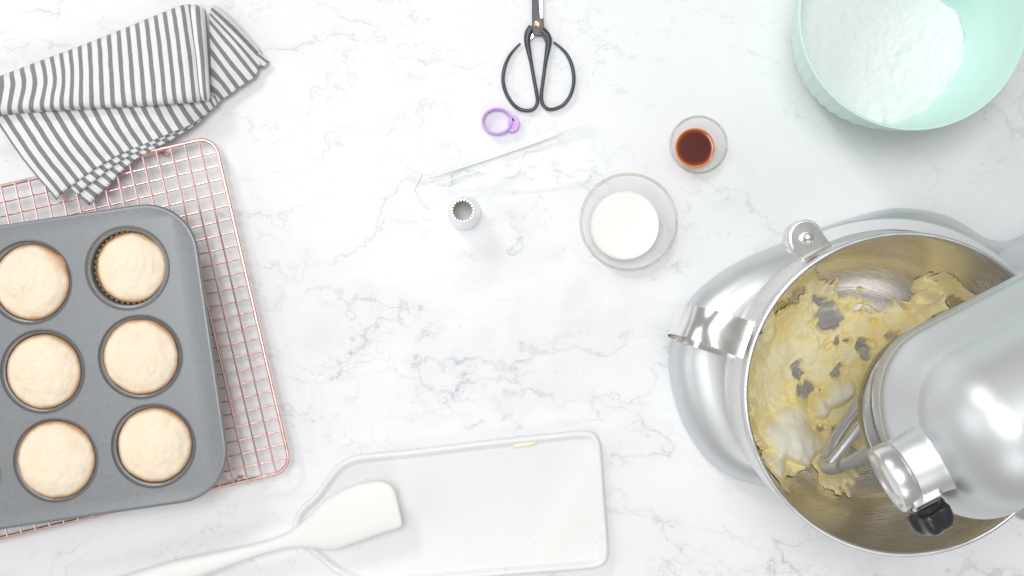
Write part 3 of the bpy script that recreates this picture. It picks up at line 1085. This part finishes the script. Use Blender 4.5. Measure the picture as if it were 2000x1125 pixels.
for r_, z_ in inp: rr.append([Vector((cb.x + r_ * math.cos(2 * PI * j / n), cb.y + r_ * math.sin(2 * PI * j / n), z_)) for j in range(n)])
mb.rings(rr, True, True, True)
o = mb.build("glass_cup", M['cupglass'], smooth=60, origin=cb)
tag(o, "clear glass cup of milk with a bulging lower side", "cup")
gc_o = o
mb = MB()
mb.tube([Vector((cb.x + (RR - 0.0010) * math.cos(2 * PI * j / 96), cb.y + (RR - 0.0010) * math.sin(2 * PI * j / 96), 0.0632)) for j in range(96)], 0.0013, 12, closed=True)
mb.build("rim", M['cuprim'], gc_o, smooth=180)
mb = MB()
mb.lathe([(0.003, 0.0080), (0.0270, 0.0095), (0.0312, 0.0165), (0.0328, 0.0205), (0.0326, 0.0212), (0.0316, 0.0207), (0.0300, 0.0206), (0.002, 0.0206)], cb, 72, cap0=True, cap1=True)
o = mb.build("milk", M['milk'], smooth=60, origin=cb)
tag(o, "white milk filling the bottom of the clear glass cup", "milk")

# ------------------------------------------------------------------ mint bowl with powdered sugar
bz = 0.115
bc = P(1785, 30, bz)
BR = 226 * (H - bz) / H / S
b0 = Vector((bc.x, bc.y, 0))
prof_in = [(0.0, 0.006), (0.050, 0.007), (0.066, 0.012), (0.0755, 0.021), (0.0810, 0.034), (0.0880, 0.065), (0.0925, 0.095), (BR - 0.0030, bz - 0.001)]
bir = np.array([p[0] for p in prof_in]); biz = np.array([p[1] for p in prof_in])
mb = MB()
ribs = 46
def ribbed(r_, z_, a):
    if 0.012 < z_ < 0.100 and r_ > 0.045: return r_ + 0.0007 * math.cos(a * ribs)
    return r_
nn = ribs * 4
outp = [(0.002, 0.0010), (0.0640, 0.0010), (0.0700, 0.0035), (0.0765, 0.0115), (0.0840, 0.0300), (0.0905, 0.0620), (0.0948, 0.0920), (0.0958, 0.1020), (BR - 0.0012, 0.1060), (BR, bz - 0.0015), (BR - 0.0008, bz), (BR - 0.0022, bz)]
rr = []
for r_, z_ in outp: rr.append([Vector((b0.x + ribbed(r_, z_, 2 * PI * j / nn) * math.cos(2 * PI * j / nn), b0.y + ribbed(r_, z_, 2 * PI * j / nn) * math.sin(2 * PI * j / nn), z_)) for j in range(nn)])
for z_ in np.linspace(bz - 0.0015, 0.0075, 22):
    r_ = float(np.interp(z_, biz, bir))
    rr.append([Vector((b0.x + r_ * math.cos(2 * PI * j / nn), b0.y + r_ * math.sin(2 * PI * j / nn), z_)) for j in range(nn)])
mb.rings(rr, True, True, True)
o = mb.build("mint_bowl", M['mint'], smooth=50, origin=b0)
tag(o, "mint green plastic mixing bowl with a ribbed outside, half full of powdered sugar", "bowl")
# sugar heap: a sloping surface kept where it stands above the bowl's inside
mb = MB()
n_a, n_r = 150, 90
vs, ok = [], []
for i in range(n_r + 1):
    for j in range(n_a):
        a = 2 * PI * j / n_a
        r_ = (BR - 0.0045) * i / n_r
        x, y = r_ * math.cos(a), r_ * math.sin(a)
        zb_in = float(np.interp(r_, bir, biz))
        # slope: high on the left / front-left, low on the right
        s_ = (x * 0.93 + y * 0.36)
        h = 0.040 - 0.14 * x + 0.03 * y - 2.4 * max(0, math.hypot(max(0, x - 0.0253), max(0, y + 0.0105)) - 0.0525 + 0.004 * mn.noise(Vector((x * 70, y * 70, 1.7)))) - 0.30 * max(0, r_ - 0.068) * (1 if x > 0 else 0.3)
        q_ = Vector((x * 38, y * 38, 3.3))
        h += 0.0034 * mn.fractal(q_ * 0.75, 1.0, 2.1, 4) + 0.0012 * mn.fractal(Vector((x * 170, y * 170, 8.0)), 0.8, 2.0, 3)
        h = min(h, 0.100 + 0.002 * mn.noise(q_))
        keep = h > zb_in + 0.0003
        vs.append(Vector((b0.x + x, b0.y + y, h if keep else zb_in - 0.0015)))
        ok.append(keep)
fs = []
for i in range(n_r):
    for j in range(n_a):
        k = (j + 1) % n_a
        q_ = (i * n_a + j, i * n_a + k, (i + 1) * n_a + k, (i + 1) * n_a + j)
        if any(ok[t_] for t_ in q_):
            fs.append(q_)
mb.add(vs, fs)
o = mb.build("powdered_sugar", M['sugar'], smooth=180, origin=b0, fixn=False)
tag(o, "heap of white powdered sugar inside the mint green bowl", "sugar")

# ------------------------------------------------------------------ speckled tray and spatula
TZ = 0.013
tpx = [(700, 889), (800, 879), (950, 861), (1080, 847), (1130, 842), (1155, 843), (1168, 853), (1174, 872), (1182, 980), (1189, 1078), (1186, 1097), (1172, 1109), (1140, 1114), (1050, 1121), (900, 1133), (760, 1144), (700, 1141), (655, 1121), (620, 1093), (595, 1073), (578, 1055), (571, 1030), (576, 1006), (591, 986), (612, 968), (632, 940), (655, 911), (677, 896)]
ol = catmull(PS(tpx, TZ), 150, True)
mb = MB()
mb.rings([atz(inset(ol, 0.010), 0.0006), atz(inset(ol, 0.004), 0.0010), atz(inset(ol, 0.0012), 0.0050), atz(ol, 0.0100), atz(inset(ol, 0.0010), 0.0121), atz(inset(ol, 0.0028), 0.0128), atz(inset(ol, 0.0046), 0.0123), atz(inset(ol, 0.0060), 0.0112), atz(inset(ol, 0.0074), 0.0101), atz(inset(ol, 0.0086), 0.0094), atz(inset(ol, 0.0095), 0.0092)], True, True, True)
tcn = P(900, 990, 0)
o = mb.build("serving_tray", M['ceramic'], smooth=70, origin=tcn)
tag(o, "white speckled ceramic tray with a narrow end, smeared with butter, under the spatula", "tray")
# smears of butter on the tray
for (cx, cy, lx, ly, an, zc, lab) in ((1026, 868, 26, 5, 8, 0.0108, "thin yellow butter smear along the white tray's upper rim"),
                                      (985, 1118, 7, 6, 30, 0.0122, "small yellow butter dab on the white tray's lower rim")):
    mb = MB()
    c = P(cx, cy, zc)
    rr = []
    for k in range(7):
        f_ = k / 6 * 0.97
        ring = []
        for j in range(28):
            a = 2 * PI * j / 28
            w_ = 1 + 0.45 * mn.noise(Vector((math.cos(a) * 2.2, math.sin(a) * 2.2, cx)))
            x, y = lx / S * math.cos(a) * (1 - f_) * w_, ly / S * math.sin(a) * (1 - f_) * w_
            ca, sa = math.cos(math.radians(an)), math.sin(math.radians(an))
            ring.append(Vector((c.x + x * ca - y * sa, c.y + x * sa + y * ca, c.z - 0.0012 + 0.0016 * math.sqrt(max(0, 1 - (1 - f_) ** 2)))))
        rr.append(ring)
    mb.rings(rr, True, True, True)
    o2 = mb.build("butter_smear", M['smear'], smooth=180, origin=(c.x, c.y, zc))
    tag(o2, lab, "butter smear")

secs = [((120, 1158), (140, 1222), .020, .0085), ((240, 1124), (258, 1178), .020, .0085), ((330, 1097), (345, 1145), .020, .0080), ((390, 1084), (402, 1123), .0205, .0072), ((470, 1068), (478, 1095), .0215, .0055), ((525, 1054), (532, 1078), .023, .0052), ((565, 1037), (575, 1070), .0245, .0058), ((600, 1010), (612, 1071), .026, .0062), ((635, 977), (650, 1075), .0285, .0062), ((680, 952), (690, 1062), .0315, .0056), ((730, 940), (735, 1046), .0335, .0046), ((758, 944), (765, 1036), .0345, .0038), ((772, 960), (780, 1031), .035, .0030), ((779, 990), (786, 1024), .0352, .0020)]
SS = []
for (a_, b_, z_, th) in secs:
    SS.append((*a_, *b_, z_, th))
SS = np.array(SS)
cc_ = catmull([Vector((i, 0, 0)) for i in range(len(SS))], 66)
rows_ = []
for q_ in np.linspace(0, len(SS) - 1, 70):
    i = min(int(q_), len(SS) - 2); t_ = q_ - i
    p0 = SS[max(i - 1, 0)]; p1 = SS[i]; p2 = SS[i + 1]; p3 = SS[min(i + 2, len(SS) - 1)]
    rows_.append(0.5 * (2 * p1 + (-p0 + p2) * t_ + (2 * p0 - 5 * p1 + 4 * p2 - p3) * t_ ** 2 + (-p0 + 3 * p1 - 3 * p2 + p3) * t_ ** 3))
rr_b, rr_h = [], []
for r_ in rows_:
    A_, B_ = P(r_[0], r_[1], r_[4]), P(r_[2], r_[3], r_[4])
    c_, d_ = (A_ + B_) / 2, (A_ - B_) / 2
    ring = []
    for j in range(28):
        a = 2 * PI * j / 28
        ca, sa = math.cos(a), math.sin(a)
        ca = math.copysign(abs(ca) ** 0.75, ca)
        sa = math.copysign(abs(sa) ** 0.85, sa)
        ring.append(c_ + d_ * ca + Vector((0, 0, r_[5] * sa)))
    rr_b.append(ring)
sp_t = thing("silicone_spatula", P(560, 1055, 0.012), "plain white silicone spatula resting across the speckled tray", "spatula")
cut = 32
mb = MB(); mb.rings(rr_b[:cut + 1], True, True, False); mb.build("handle", M['silicone'], sp_t, smooth=60)
mb = MB(); mb.rings(rr_b[cut:], True, False, True); mb.build("blade", M['silicone'], sp_t, smooth=60)

# ------------------------------------------------------------------ stand mixer
F = Vector((-0.89, -0.455, 0)).normalized()       # towards the mixer's front
NL = Vector((F.y, -F.x, 0))                       # its upper-left side in the photo
MC = Vector((0.3145, -0.0882, 0))


def W(t, l, z):                                   # t backwards, l to the side
    q = MC - F * t + NL * l
    return Vector((q.x, q.y, z))


mx = thing("stand_mixer", W(0, 0, 0), "silver bowl-lift stand mixer with a round front hub and black knob", "stand mixer")
# base
bo = [(-.135, .100), (-.098, .134), (-.049, .146), (.008, .1435), (.063, .137), (.115, .125), (.151, .101), (.166, .082), (.178, .062), (.198, .048), (.28, .046), (.305, .03), (.315, 0), (.31, -.05), (.28, -.074), (.20, -.076), (.165, -.085), (.12, -.118), (.05, -.128), (-.03, -.118), (-.085, -.085), (-.113, -.054), (-.1355, -.033), (-.150, -.004), (-.154, .030), (-.149, .065)]
ol = catmull([W(t_, l_, 0) for t_, l_ in bo], 140, True)
mb = MB()
mb.rings([atz(inset(ol, 0.006), 0.001), atz(inset(ol, 0.001), 0.004), atz(ol, 0.010), atz(inset(ol, 0.0015), 0.019), atz(inset(ol, 0.0055), 0.028), atz(inset(ol, 0.012), 0.0355), atz(inset(ol, 0.021), 0.040), atz(inset(ol, 0.033), 0.0415), atz(inset(ol, 0.045), 0.041)], True, True, True)
mb.build("base", M['silver'], mx, smooth=60)
# column behind the bowl
mb = MB()
rr = []
for z_, hw, t0, t1 in ((0.036, 0.047, 0.130, 0.300), (0.050, 0.046, 0.138, 0.290), (0.075, 0.045, 0.146, 0.282), (0.12, 0.042, 0.150, 0.278), (0.18, 0.041, 0.150, 0.278), (0.24, 0.041, 0.146, 0.282), (0.285, 0.046, 0.130, 0.290)):
    ring = []
    for j in range(48):
        a = 2 * PI * j / 48
        ca, sa = math.cos(a), math.sin(a)
        x = math.copysign(abs(ca) ** 0.55, ca); y = math.copysign(abs(sa) ** 0.55, sa)
        ring.append(W((t0 + t1) / 2 + (t1 - t0) / 2 * x, hw * y, z_))
    rr.append(ring)
mb.rings(rr, True, True, True)
mb.build("column", M['silver'], mx, smooth=60)


# head
def head_ring(a, wd, z, tb=0.33, lo=-0.003, n=40):
    r_ = []
    for k in range(n + 1):
        th = -PI / 2 + PI * k / n
        c_, s_ = math.cos(th), math.sin(th)
        r_.append(W(-a * c_ ** 0.92 if c_ > 0 else 0, lo + wd * math.copysign(abs(s_) ** 0.95, s_), z))
    tbk = tb
    for k in range(1, 12):
        r_.append(W(tbk * 0.8 * k / 11, lo + wd, z))
    for k in range(1, 16):
        th = PI / 2 - PI * k / 16
        r_.append(W(tbk * 0.8 + tbk * 0.2 * math.cos(th), lo + wd * math.sin(th), z))
    for k in range(11, 0, -1):
        r_.append(W(tbk * 0.8 * k / 11, lo - wd, z))
    return r_
lowp = [(0.272, .050, .063), (0.2735, .054, .0675), (0.279, .0560, .0695), (0.297, .0570, .0703), (0.2985, .0566, .0700)]
seam = [(0.2985, .0545, .0680), (0.3005, .0545, .0680)]
uppp = [(0.3005, .0562, .0697), (0.302, .0568, .0702), (0.309, .0560, .0692), (0.318, .0528, .0655), (0.327, .0478, .0605), (0.3325, .0448, .0575), (0.336, .0436, .0560), (0.340, .0440, .0553), (0.352, .0434, .0535), (0.364, .0405, .0495), (0.375, .0355, .0430), (0.384, .0285, .0345), (0.390, .0210, .0250), (0.394, .0130, .0150), (0.396, .0050, .0060)]
mb = MB(); mb.rings([head_ring(a_, w_, z_) for z_, a_, w_ in lowp], True, True, True); mb.build("motor_housing", M['silver'], mx, smooth=40)
mb = MB(); mb.rings([head_ring(a_, w_, z_) for z_, a_, w_ in seam], True); mb.build("seam_strip", M['gap'], mx)  # near-black strip recessed in the seam groove
mb = MB(); mb.rings([head_ring(a_, w_, z_) for z_, a_, w_ in uppp], True, True, True); mb.build("motor_cover", M['silver'], mx, smooth=70)
# planetary ring below
mb = MB()
pcn2 = W(0, 0, 0)
mb.lathe([(0.020, 0.2700), (0.058, 0.2700), (0.058, 0.2715), (0.0615, 0.2715), (0.0625, 0.2700), (0.0625, 0.2575), (0.0605, 0.2565), (0.0590, 0.2575), (0.0590, 0.266), (0.020, 0.266)], pcn2, 72)
mb.build("planetary_ring", M['ring'], mx, smooth=40)
mb = MB(); mb.lathe([(0.022, 0.266), (0.022, 0.245), (0.012, 0.240), (0.012, 0.235)], pcn2, 32, cap1=True); mb.build("planetary_gear", M['satin'], mx)
# hub
HZ = 0.330
hl = -0.0066


def hubring(t, r_, n=48):
    return [W(t, hl + r_ * math.cos(2 * PI * j / n), HZ + r_ * math.sin(2 * PI * j / n)) for j in range(n)]
mb = MB()
mb.rings([hubring(0.0, .0285), hubring(-.030, .0285), hubring(-.036, .0262), hubring(-.040, .0242), hubring(-.046, .0232), hubring(-.0625, .0226), hubring(-.0635, .0220)], True, True, True)
mb.build("hub", M['silver'], mx, smooth=60)
mb = MB()
mb.rings([hubring(-.0640, .0205), hubring(-.0640, .0226), hubring(-.0655, .0234), hubring(-.0745, .0236), hubring(-.0760, .0228), hubring(-.0762, .0195), hubring(-.0745, .0180), hubring(-.0742, .0120), hubring(-.0755, .0100), hubring(-.0755, .001)], True, True, True)
hc = mb.build("hub_cap", M['satin'], mx, smooth=45)
# hinge strap of the cap, lying along the hub
for da, wid in ((-0.08, 0.0030), (-0.52, 0.0026)):
    pass
mb = MB()
for a_, half in ((-0.20, 0.13), (-0.56, 0.16)):
    pts0, pts1 = [], []
    for k in range(7):
        a = a_ - half + 2 * half * k / 6 + PI
        for tt, r_, lst in ((-.052, .0258, pts0), (-.070, .0258, pts1)):
            lst.append(W(tt, hl + r_ * math.cos(a), HZ + r_ * math.sin(a)))
    inn0 = [W(-.052, hl + (p - W(-.052, hl, HZ)).dot(NL) * 0.86, HZ + (p.z - HZ) * 0.86) for p in pts0]
    inn1 = [W(-.070, hl + (p - W(-.070, hl, HZ)).dot(NL) * 0.86, HZ + (p.z - HZ) * 0.86) for p in pts1]
    mb.rings([inn0 + pts0[::-1], inn1 + pts1[::-1]], True, True, True)
mb.build("cap_hinge", M['satin'], hc, smooth=30)
# attachment knob
kd = (-NL * 0.93 + Vector((0, 0, -0.10)) - F * 0.02).normalized()
k0 = W(-.060, hl - .0215, HZ - 0.001)
ka = kd.cross(Vector((0, 0, 1))).normalized(); kb = ka.cross(kd)


def kring(d, r_, lob=0.0, n=60):
    out = []
    for j in range(n):
        a = 2 * PI * j / n
        q = r_ * (1 + lob * math.cos(5 * a + 0.6))
        out.append(k0 + kd * d + ka * (q * math.cos(a)) + kb * (q * math.sin(a)))
    return out
mb = MB(); mb.rings([kring(-.004, .0050), kring(.0045, .0050)], True, True, True); mb.build("knob_shaft", M['satin'], mx)
mb = MB()
mb.rings([kring(.0025, .0070), kring(.0035, .0098), kring(.0070, .0102, .02), kring(.0078, .0128, .09), kring(.0095, .0138, .11), kring(.017, .0135, .11), kring(.0215, .0118, .10), kring(.0240, .0085, .06), kring(.0250, .004)], True, True, True)
mb.build("attachment_knob", M['black'], mx, smooth=40)
# flat beater hanging from the planetary
bt_axis = W(0.004, -0.002, 0)
bd = Vector((-0.62, -0.785, 0)).normalized()


def bp(u_, z_): return Vector((bt_axis.x + bd.x * u_, bt_axis.y + bd.y * u_, z_))
mb = MB()
mb.tube([bp(0, 0.245), bp(0, 0.19), bp(0, 0.075)], [0.0075, 0.0065, 0.004], 14)
loopp = [bp(0, .196), bp(.030, .190), bp(.058, .172), bp(.078, .140), bp(.082, .112), bp(.066, .090), bp(.030, .078), bp(-.030, .078), bp(-.066, .090), bp(-.082, .112), bp(-.078, .140), bp(-.058, .172), bp(-.030, .190)]
mb.tube(catmull(loopp, 80, True), 0.0050, 12, closed=True)
for s_ in (-1, 1):
    mb.tube([bp(0, .120), bp(s_ * .078, .118)], 0.0046, 10)
mb.build("flat_beater", M['beater'], mx, smooth=60)

# ------------------------------------------------------------------ mixing bowl on the mixer
BW = Vector((0.3005, -0.0810, 0))
bowl_in = [(0.0, .053), (.030, .0535), (.054, .0565), (.076, .064), (.095, .079), (.1080, .101), (.1140, .130), (.1172, .160), (.1190, .190), (.1204, .2150), (.1208, .2185)]
bi_r = np.array([p[0] for p in bowl_in]); bi_z = np.array([p[1] for p in bowl_in])


def bowl_z(r_): return float(np.interp(r_, bi_r, bi_z))


bw = thing("mixing_bowl", (BW.x, BW.y, 0.045), "brushed steel mixing bowl with a strap handle, held on the silver mixer", "mixing bowl")
mb = MB()
innr = catmull([Vector((r_, 0, z_)) for r_, z_ in bowl_in], 46)
inn = [(max(p.x, 0.0008), p.z) for p in innr][::-1]
rimp = [(0.1140, .098), (0.1195, .116), (0.1217, .145), (0.1226, .195), (0.1226, .2145), (.1234, .2160), (.1239, .2180), (.1234, .2200), (.1222, .2208), (.1212, .2200)]
outp = [(0.0008, .0500), (.045, .0500), (.052, .0520), (.082, .0620), (.101, .0770)] + rimp
mb.lathe(outp + inn, (BW.x, BW.y, 0), 128, cap0=True, cap1=True)
# the part's own origin sits on the bowl's axis at counter level so the smears wind round it
me_bowl = mb.build("bowl_shell", M['steel_bowl'], bw, smooth=40)
for v in me_bowl.data.vertices: v.co.z += 0.045
me_bowl.location.z = -0.045
# rolled rim
mb = MB()
mb.tube([Vector((BW.x + 0.1224 * math.cos(2 * PI * j / 128), BW.y + 0.1224 * math.sin(2 * PI * j / 128), 0.2192)) for j in range(128)], 0.0019, 12, closed=True)
mb.build("rolled_rim", M['satin'], bw, smooth=180)
# strap handle
hd = Vector((-0.945, 0.325, 0)).normalized()
ht = Vector((-hd.y, hd.x, 0))


def hp(r_, z_, s_): return Vector((BW.x + hd.x * r_ + ht.x * s_, BW.y + hd.y * r_ + ht.y * s_, z_))
path = [(0.1245, .2080, 0), (.132, .2075, 0), (.142, .2080, 0), (.156, .2055, 0), (.168, .1975, .0005), (.1760, .182, .001), (.1775, .158, .002), (.172, .132, .003), (.160, .112, .004), (.142, .102, .004), (.1205, .106, .004)]
pp = catmull([Vector(p) for p in path], 44)
mb = MB()
rr = []
for i, p in enumerate(pp):
    d_ = (pp[min(i + 1, 43)] - pp[max(i - 1, 0)]).normalized()
    nx, nz = -d_.z, d_.x                          # normal in the r-z plane (towards the loop's outside)
    u_ = i / 43
    hw = 0.0150 - 0.0018 * math.sin(PI * min(1, u_ * 1.6)) - 0.001 * u_
    cv = 0.0024 * min(1, max(0, (u_ - 0.10) * 8))
    ring = []
    for k in range(13):
        s_ = -1 + 2 * k / 12
        off = cv * (1 - s_ * s_)
        ring.append(hp(p.x + nx * off, p.y * 0 + p.y + nz * off, p.z + hw * s_) if False else hp(p.x + nx * off, p.y + 0, 0) )
    rr.append((p, nx, nz, hw, cv))
rings = []
for (p, nx, nz, hw, cv) in rr:
    top, bot = [], []
    r0, z0, sh = p.x, p.y, p.z
    for k in range(13):
        s_ = -1 + 2 * k / 12
        off = cv * (1 - s_ * s_)
        top.append((s_ * hw, off + 0.0009)); bot.append((s_ * hw, off - 0.0009))
    prof_ = top + bot[::-1]
    rings.append([hp(r0 + nx2 * o_ if False else r0 + nx * o_, z0 + nz * o_, sh + s_) for s_, o_ in prof_ for nx2 in (0,)])
mb.rings(rings, True, True, True)
mb.build("handle", M['chrome'], bw, smooth=45)
# support yoke of the mixer, round the back of the bowl
mb = MB()
an0, an1 = math.radians(121), math.radians(-42)
rr = []
for k in range(61):
    a = an0 + (an1 - an0) * k / 60
    e_ = min(k, 60 - k)
    ri, ro = 0.1275, 0.1368 + 0.002 * math.exp(-(e_ / 6.0) ** 2)
    q = []
    for r_, z_ in ((ri, .170), (ro - .001, .170), (ro, .172), (ro, .184), (ro - .0012, .1855), (ri, .1855)):
        q.append(Vector((BW.x + r_ * math.cos(a), BW.y + r_ * math.sin(a), z_)))
    rr.append(q)
mb.rings(rr, True, True, True)
# neck joining the yoke to the column
mb.box(W(0.137, 0, .176), F * 0.022, NL * 0.045, Vector((0, 0, 0.009)))
yk = mb.build("bowl_yoke", M['silver'], mx, smooth=40)
for a in (math.radians(119.5), math.radians(-40)):
    ec = Vector((BW.x + .1385 * math.cos(a), BW.y + .1385 * math.sin(a), 0))
    rd = Vector((math.cos(a), math.sin(a), 0)); td = Vector((-rd.y, rd.x, 0))
    mb = MB(); mb.lathe([(.0135, .168), (.0145, .170), (.0145, .186), (.0135, .1872)], ec, 32, cap0=True, cap1=True)
    mb.build("yoke_end", M['satin'], yk, smooth=40)
    mb = MB(); mb.lathe([(.0036, .186), (.0036, .1985), (.0030, .2000), (.0010, .2006)], ec, 20, cap1=True)
    mb.build("locating_pin", M['chrome'], yk, smooth=40)
    # ear of the bowl over the pin: flat rounded tab with a hole
    outl, hole = [], []
    for k in range(48):
        th = 2 * PI * k / 48
        x, y = math.cos(th), math.sin(th)
        # x along rd, y along td
        if x >= 0: px_, py_ = 0.0125 * x, 0.0125 * y
        else:
            px_ = -0.0130 * min(1, abs(x) * 1.6); py_ = math.copysign(0.0125 + 0.002 * abs(x), y) if abs(x) < 0.62 else y / 0.785 * 0.0138
        outl.append(ec + rd * px_ + td * py_)
        hole.append(ec + rd * 0.0052 * x + td * 0.0052 * y)
    mb = MB()
    z0, z1 = .1885, .1905
    mb.rings([atz(hole, z0), atz(outl, z0), atz(outl, z1 - .0004), atz(inset(outl, .0004), z1), atz(hole, z1)], True, loop=True)
    mb.box(ec - rd * 0.0135 + Vector((0, 0, .193)), rd * 0.0012, td * 0.012, Vector((0, 0, .0055)))
    mb.build("bowl_ear", M['chrome'], bw, smooth=35)

# ------------------------------------------------------------------ creamed butter in the bowl
def rel(px, py, z=0.075):
    q = P(px, py, z); return (q.x - BW.x, q.y - BW.y)
k_ = (H - 0.075) / H / S
blobs = [(1560, 620, 95, 1), (1640, 610, 85, 1), (1740, 630, 75, .9), (1800, 615, 42, .6), (1520, 720, 90, 1), (1600, 740, 95, 1), (1685, 690, 95, 1), (1500, 800, 55, 1), (1545, 850, 62, 1.2), (1640, 790, 55, 1.1), (1720, 740, 70, .9), (1530, 895, 36, 1), (1640, 910, 45, .8), (1690, 850, 40, .7), (1595, 560, 60, .9), (1780, 548, 15, .5), (1500, 840, 40, .8)]
holes = [(1625, 614, 24), (1672, 602, 17), (1545, 582, 20), (1520, 595, 16), (1636, 676, 15), (1655, 668, 10), (1693, 678, 19), (1565, 723, 13), (1636, 722, 12), (1640, 738, 9), (1574, 761, 19), (1595, 780, 20), (1610, 770, 14), (1580, 795, 12), (1700, 610, 12), (1740, 655, 14), (1755, 600, 14), (1600, 590, 13), (1655, 540, 40), (1705, 556, 40), (1750, 575, 24), (1622, 532, 28), (1590, 520, 20), (1725, 600, 12)]
B_ = [(*rel(x, y), r_ * k_, s_) for x, y, r_, s_ in blobs]
Hh = [(*rel(x, y, 0.06), r_ * k_ * 1.22) for x, y, r_ in holes]
fl = [(*rel(1553, 855, 0.105), 62 * k_, 0.030), (*rel(1590, 880, 0.10), 44 * k_, 0.024), (*rel(1662, 772, 0.10), 32 * k_, 0.022), (*rel(1628, 800, 0.10), 30 * k_, 0.018), (*rel(1522, 905, 0.09), 26 * k_, 0.012), (*rel(1640, 880, 0.09), 30 * k_, 0.010)]
GN = 330
xs = np.linspace(-0.116, 0.116, GN)
zg = np.zeros((GN, GN)); kg = np.zeros((GN, GN), bool); wg = np.zeros((GN, GN))
for i, x in enumerate(xs):
    for j, y in enumerate(xs):
        r_ = math.hypot(x, y)
        if r_ > 0.1145:
            continue
        # wipe direction: noise stretched round the bowl axis
        a = math.atan2(y, x)
        wx = 0.008 * mn.noise(Vector((x * 60, y * 60, 1.0))) + 0.005 * mn.noise(Vector((x * 150, y * 150, 1.0)))
        wy = 0.008 * mn.noise(Vector((x * 60, y * 60, 7.0))) + 0.005 * mn.noise(Vector((x * 150, y * 150, 7.0)))
        c_ = 0.0
        for bx, by, br_, s_ in B_:
            d2 = ((x + wx - bx) ** 2 + (y + wy - by) ** 2) / (br_ * br_)
            if d2 < 1.6: c_ = max(c_, s_ * (1 - d2))
        hh = 0.0
        for bx, by, br_ in Hh:
            d2 = ((x + wx * 0.9 - bx) ** 2 + (y + wy * 0.9 - by) ** 2) / (br_ * br_)
            if d2 < 2.2: hh = max(hh, 1.4 - d2)
        nz = mn.fractal(Vector((x * 42, y * 42, 5.5)), 0.9, 2.1, 5)
        lo = mn.fractal(Vector((x * 30 + wx * 40, y * 30 + wy * 40, 33.0)), 1.0, 2.0, 2)
        rg = 1 - abs(mn.noise(Vector((x * 42 + wx * 90, y * 42 + wy * 90, 2.2)))) * 2
        fine = mn.fractal(Vector((x * 150, y * 150, 15.5)), 0.9, 2.0, 4)
        t_ = min(1.0, c_ * 2.2) + 0.62 * nz + 0.22 * fine - 0.20 - 1.05 * max(0, hh)
        th = 0.0
        if t_ > 0:
            th = 0.0007 + min(1, t_ * 1.6) * (0.0030 + 0.0050 * max(0, lo + 0.40) + 0.0016 * max(0, rg) + 0.0012 * max(0, nz))
        sf = 0.0
        qx = 0.007 * mn.noise(Vector((x * 38, y * 38, 51.0))) + 0.0025 * mn.noise(Vector((x * 110, y * 110, 51.0)))
        qy = 0.007 * mn.noise(Vector((x * 38, y * 38, 57.0))) + 0.0025 * mn.noise(Vector((x * 110, y * 110, 57.0)))
        for bx, by, br_, hgt in fl:
            d2 = ((x + qx - bx) ** 2 + (y + qy - by) ** 2) / (br_ * br_)
            if d2 < 1.0:
                sf += hgt / 0.03 * (1 - d2) ** 1.5
        fz = 0.030 * (1 - math.exp(-1.6 * sf))
        wt = min(1, sf * 1.6)
        if sf > 0:
            puff = 1 - abs(mn.noise(Vector((x * 48 + qx * 60, y * 48 + qy * 60, 3.0)))) * 2
            fz += min(1, sf * 3) * (0.0026 * puff + 0.0016 * mn.fractal(Vector((x * 90, y * 90, 23.0)), 1.0, 2.0, 3))
        th = max(th, fz)
        bz_ = bowl_z(r_)
        kg[i, j] = th > 0.0006
        zg[i, j] = bz_ + th if kg[i, j] else bz_ - 0.0004
        wg[i, j] = wt
vs, fs, uvs, idx = [], [], [], {}
def vid(i, j):
    if (i, j) not in idx:
        idx[(i, j)] = len(vs)
        vs.append(Vector((BW.x + xs[i], BW.y + xs[j], zg[i, j]))); uvs.append((wg[i, j], 0))
    return idx[(i, j)]
for i in range(GN - 1):
    for j in range(GN - 1):
        q = ((i, j), (i + 1, j), (i + 1, j + 1), (i, j + 1))
        if any(kg[t_] for t_ in q) and all(zg[t_] > 0 for t_ in q):
            fs.append(tuple(vid(*t_) for t_ in q))
mb = MB(); mb.add(vs, fs, uvs)
o = mb.build("creamed_butter", M['butter'], smooth=180, origin=(BW.x, BW.y, 0.055), fixn=False)
tag(o, "pale yellow creamed butter smeared over the inside of the steel mixing bowl", "butter")
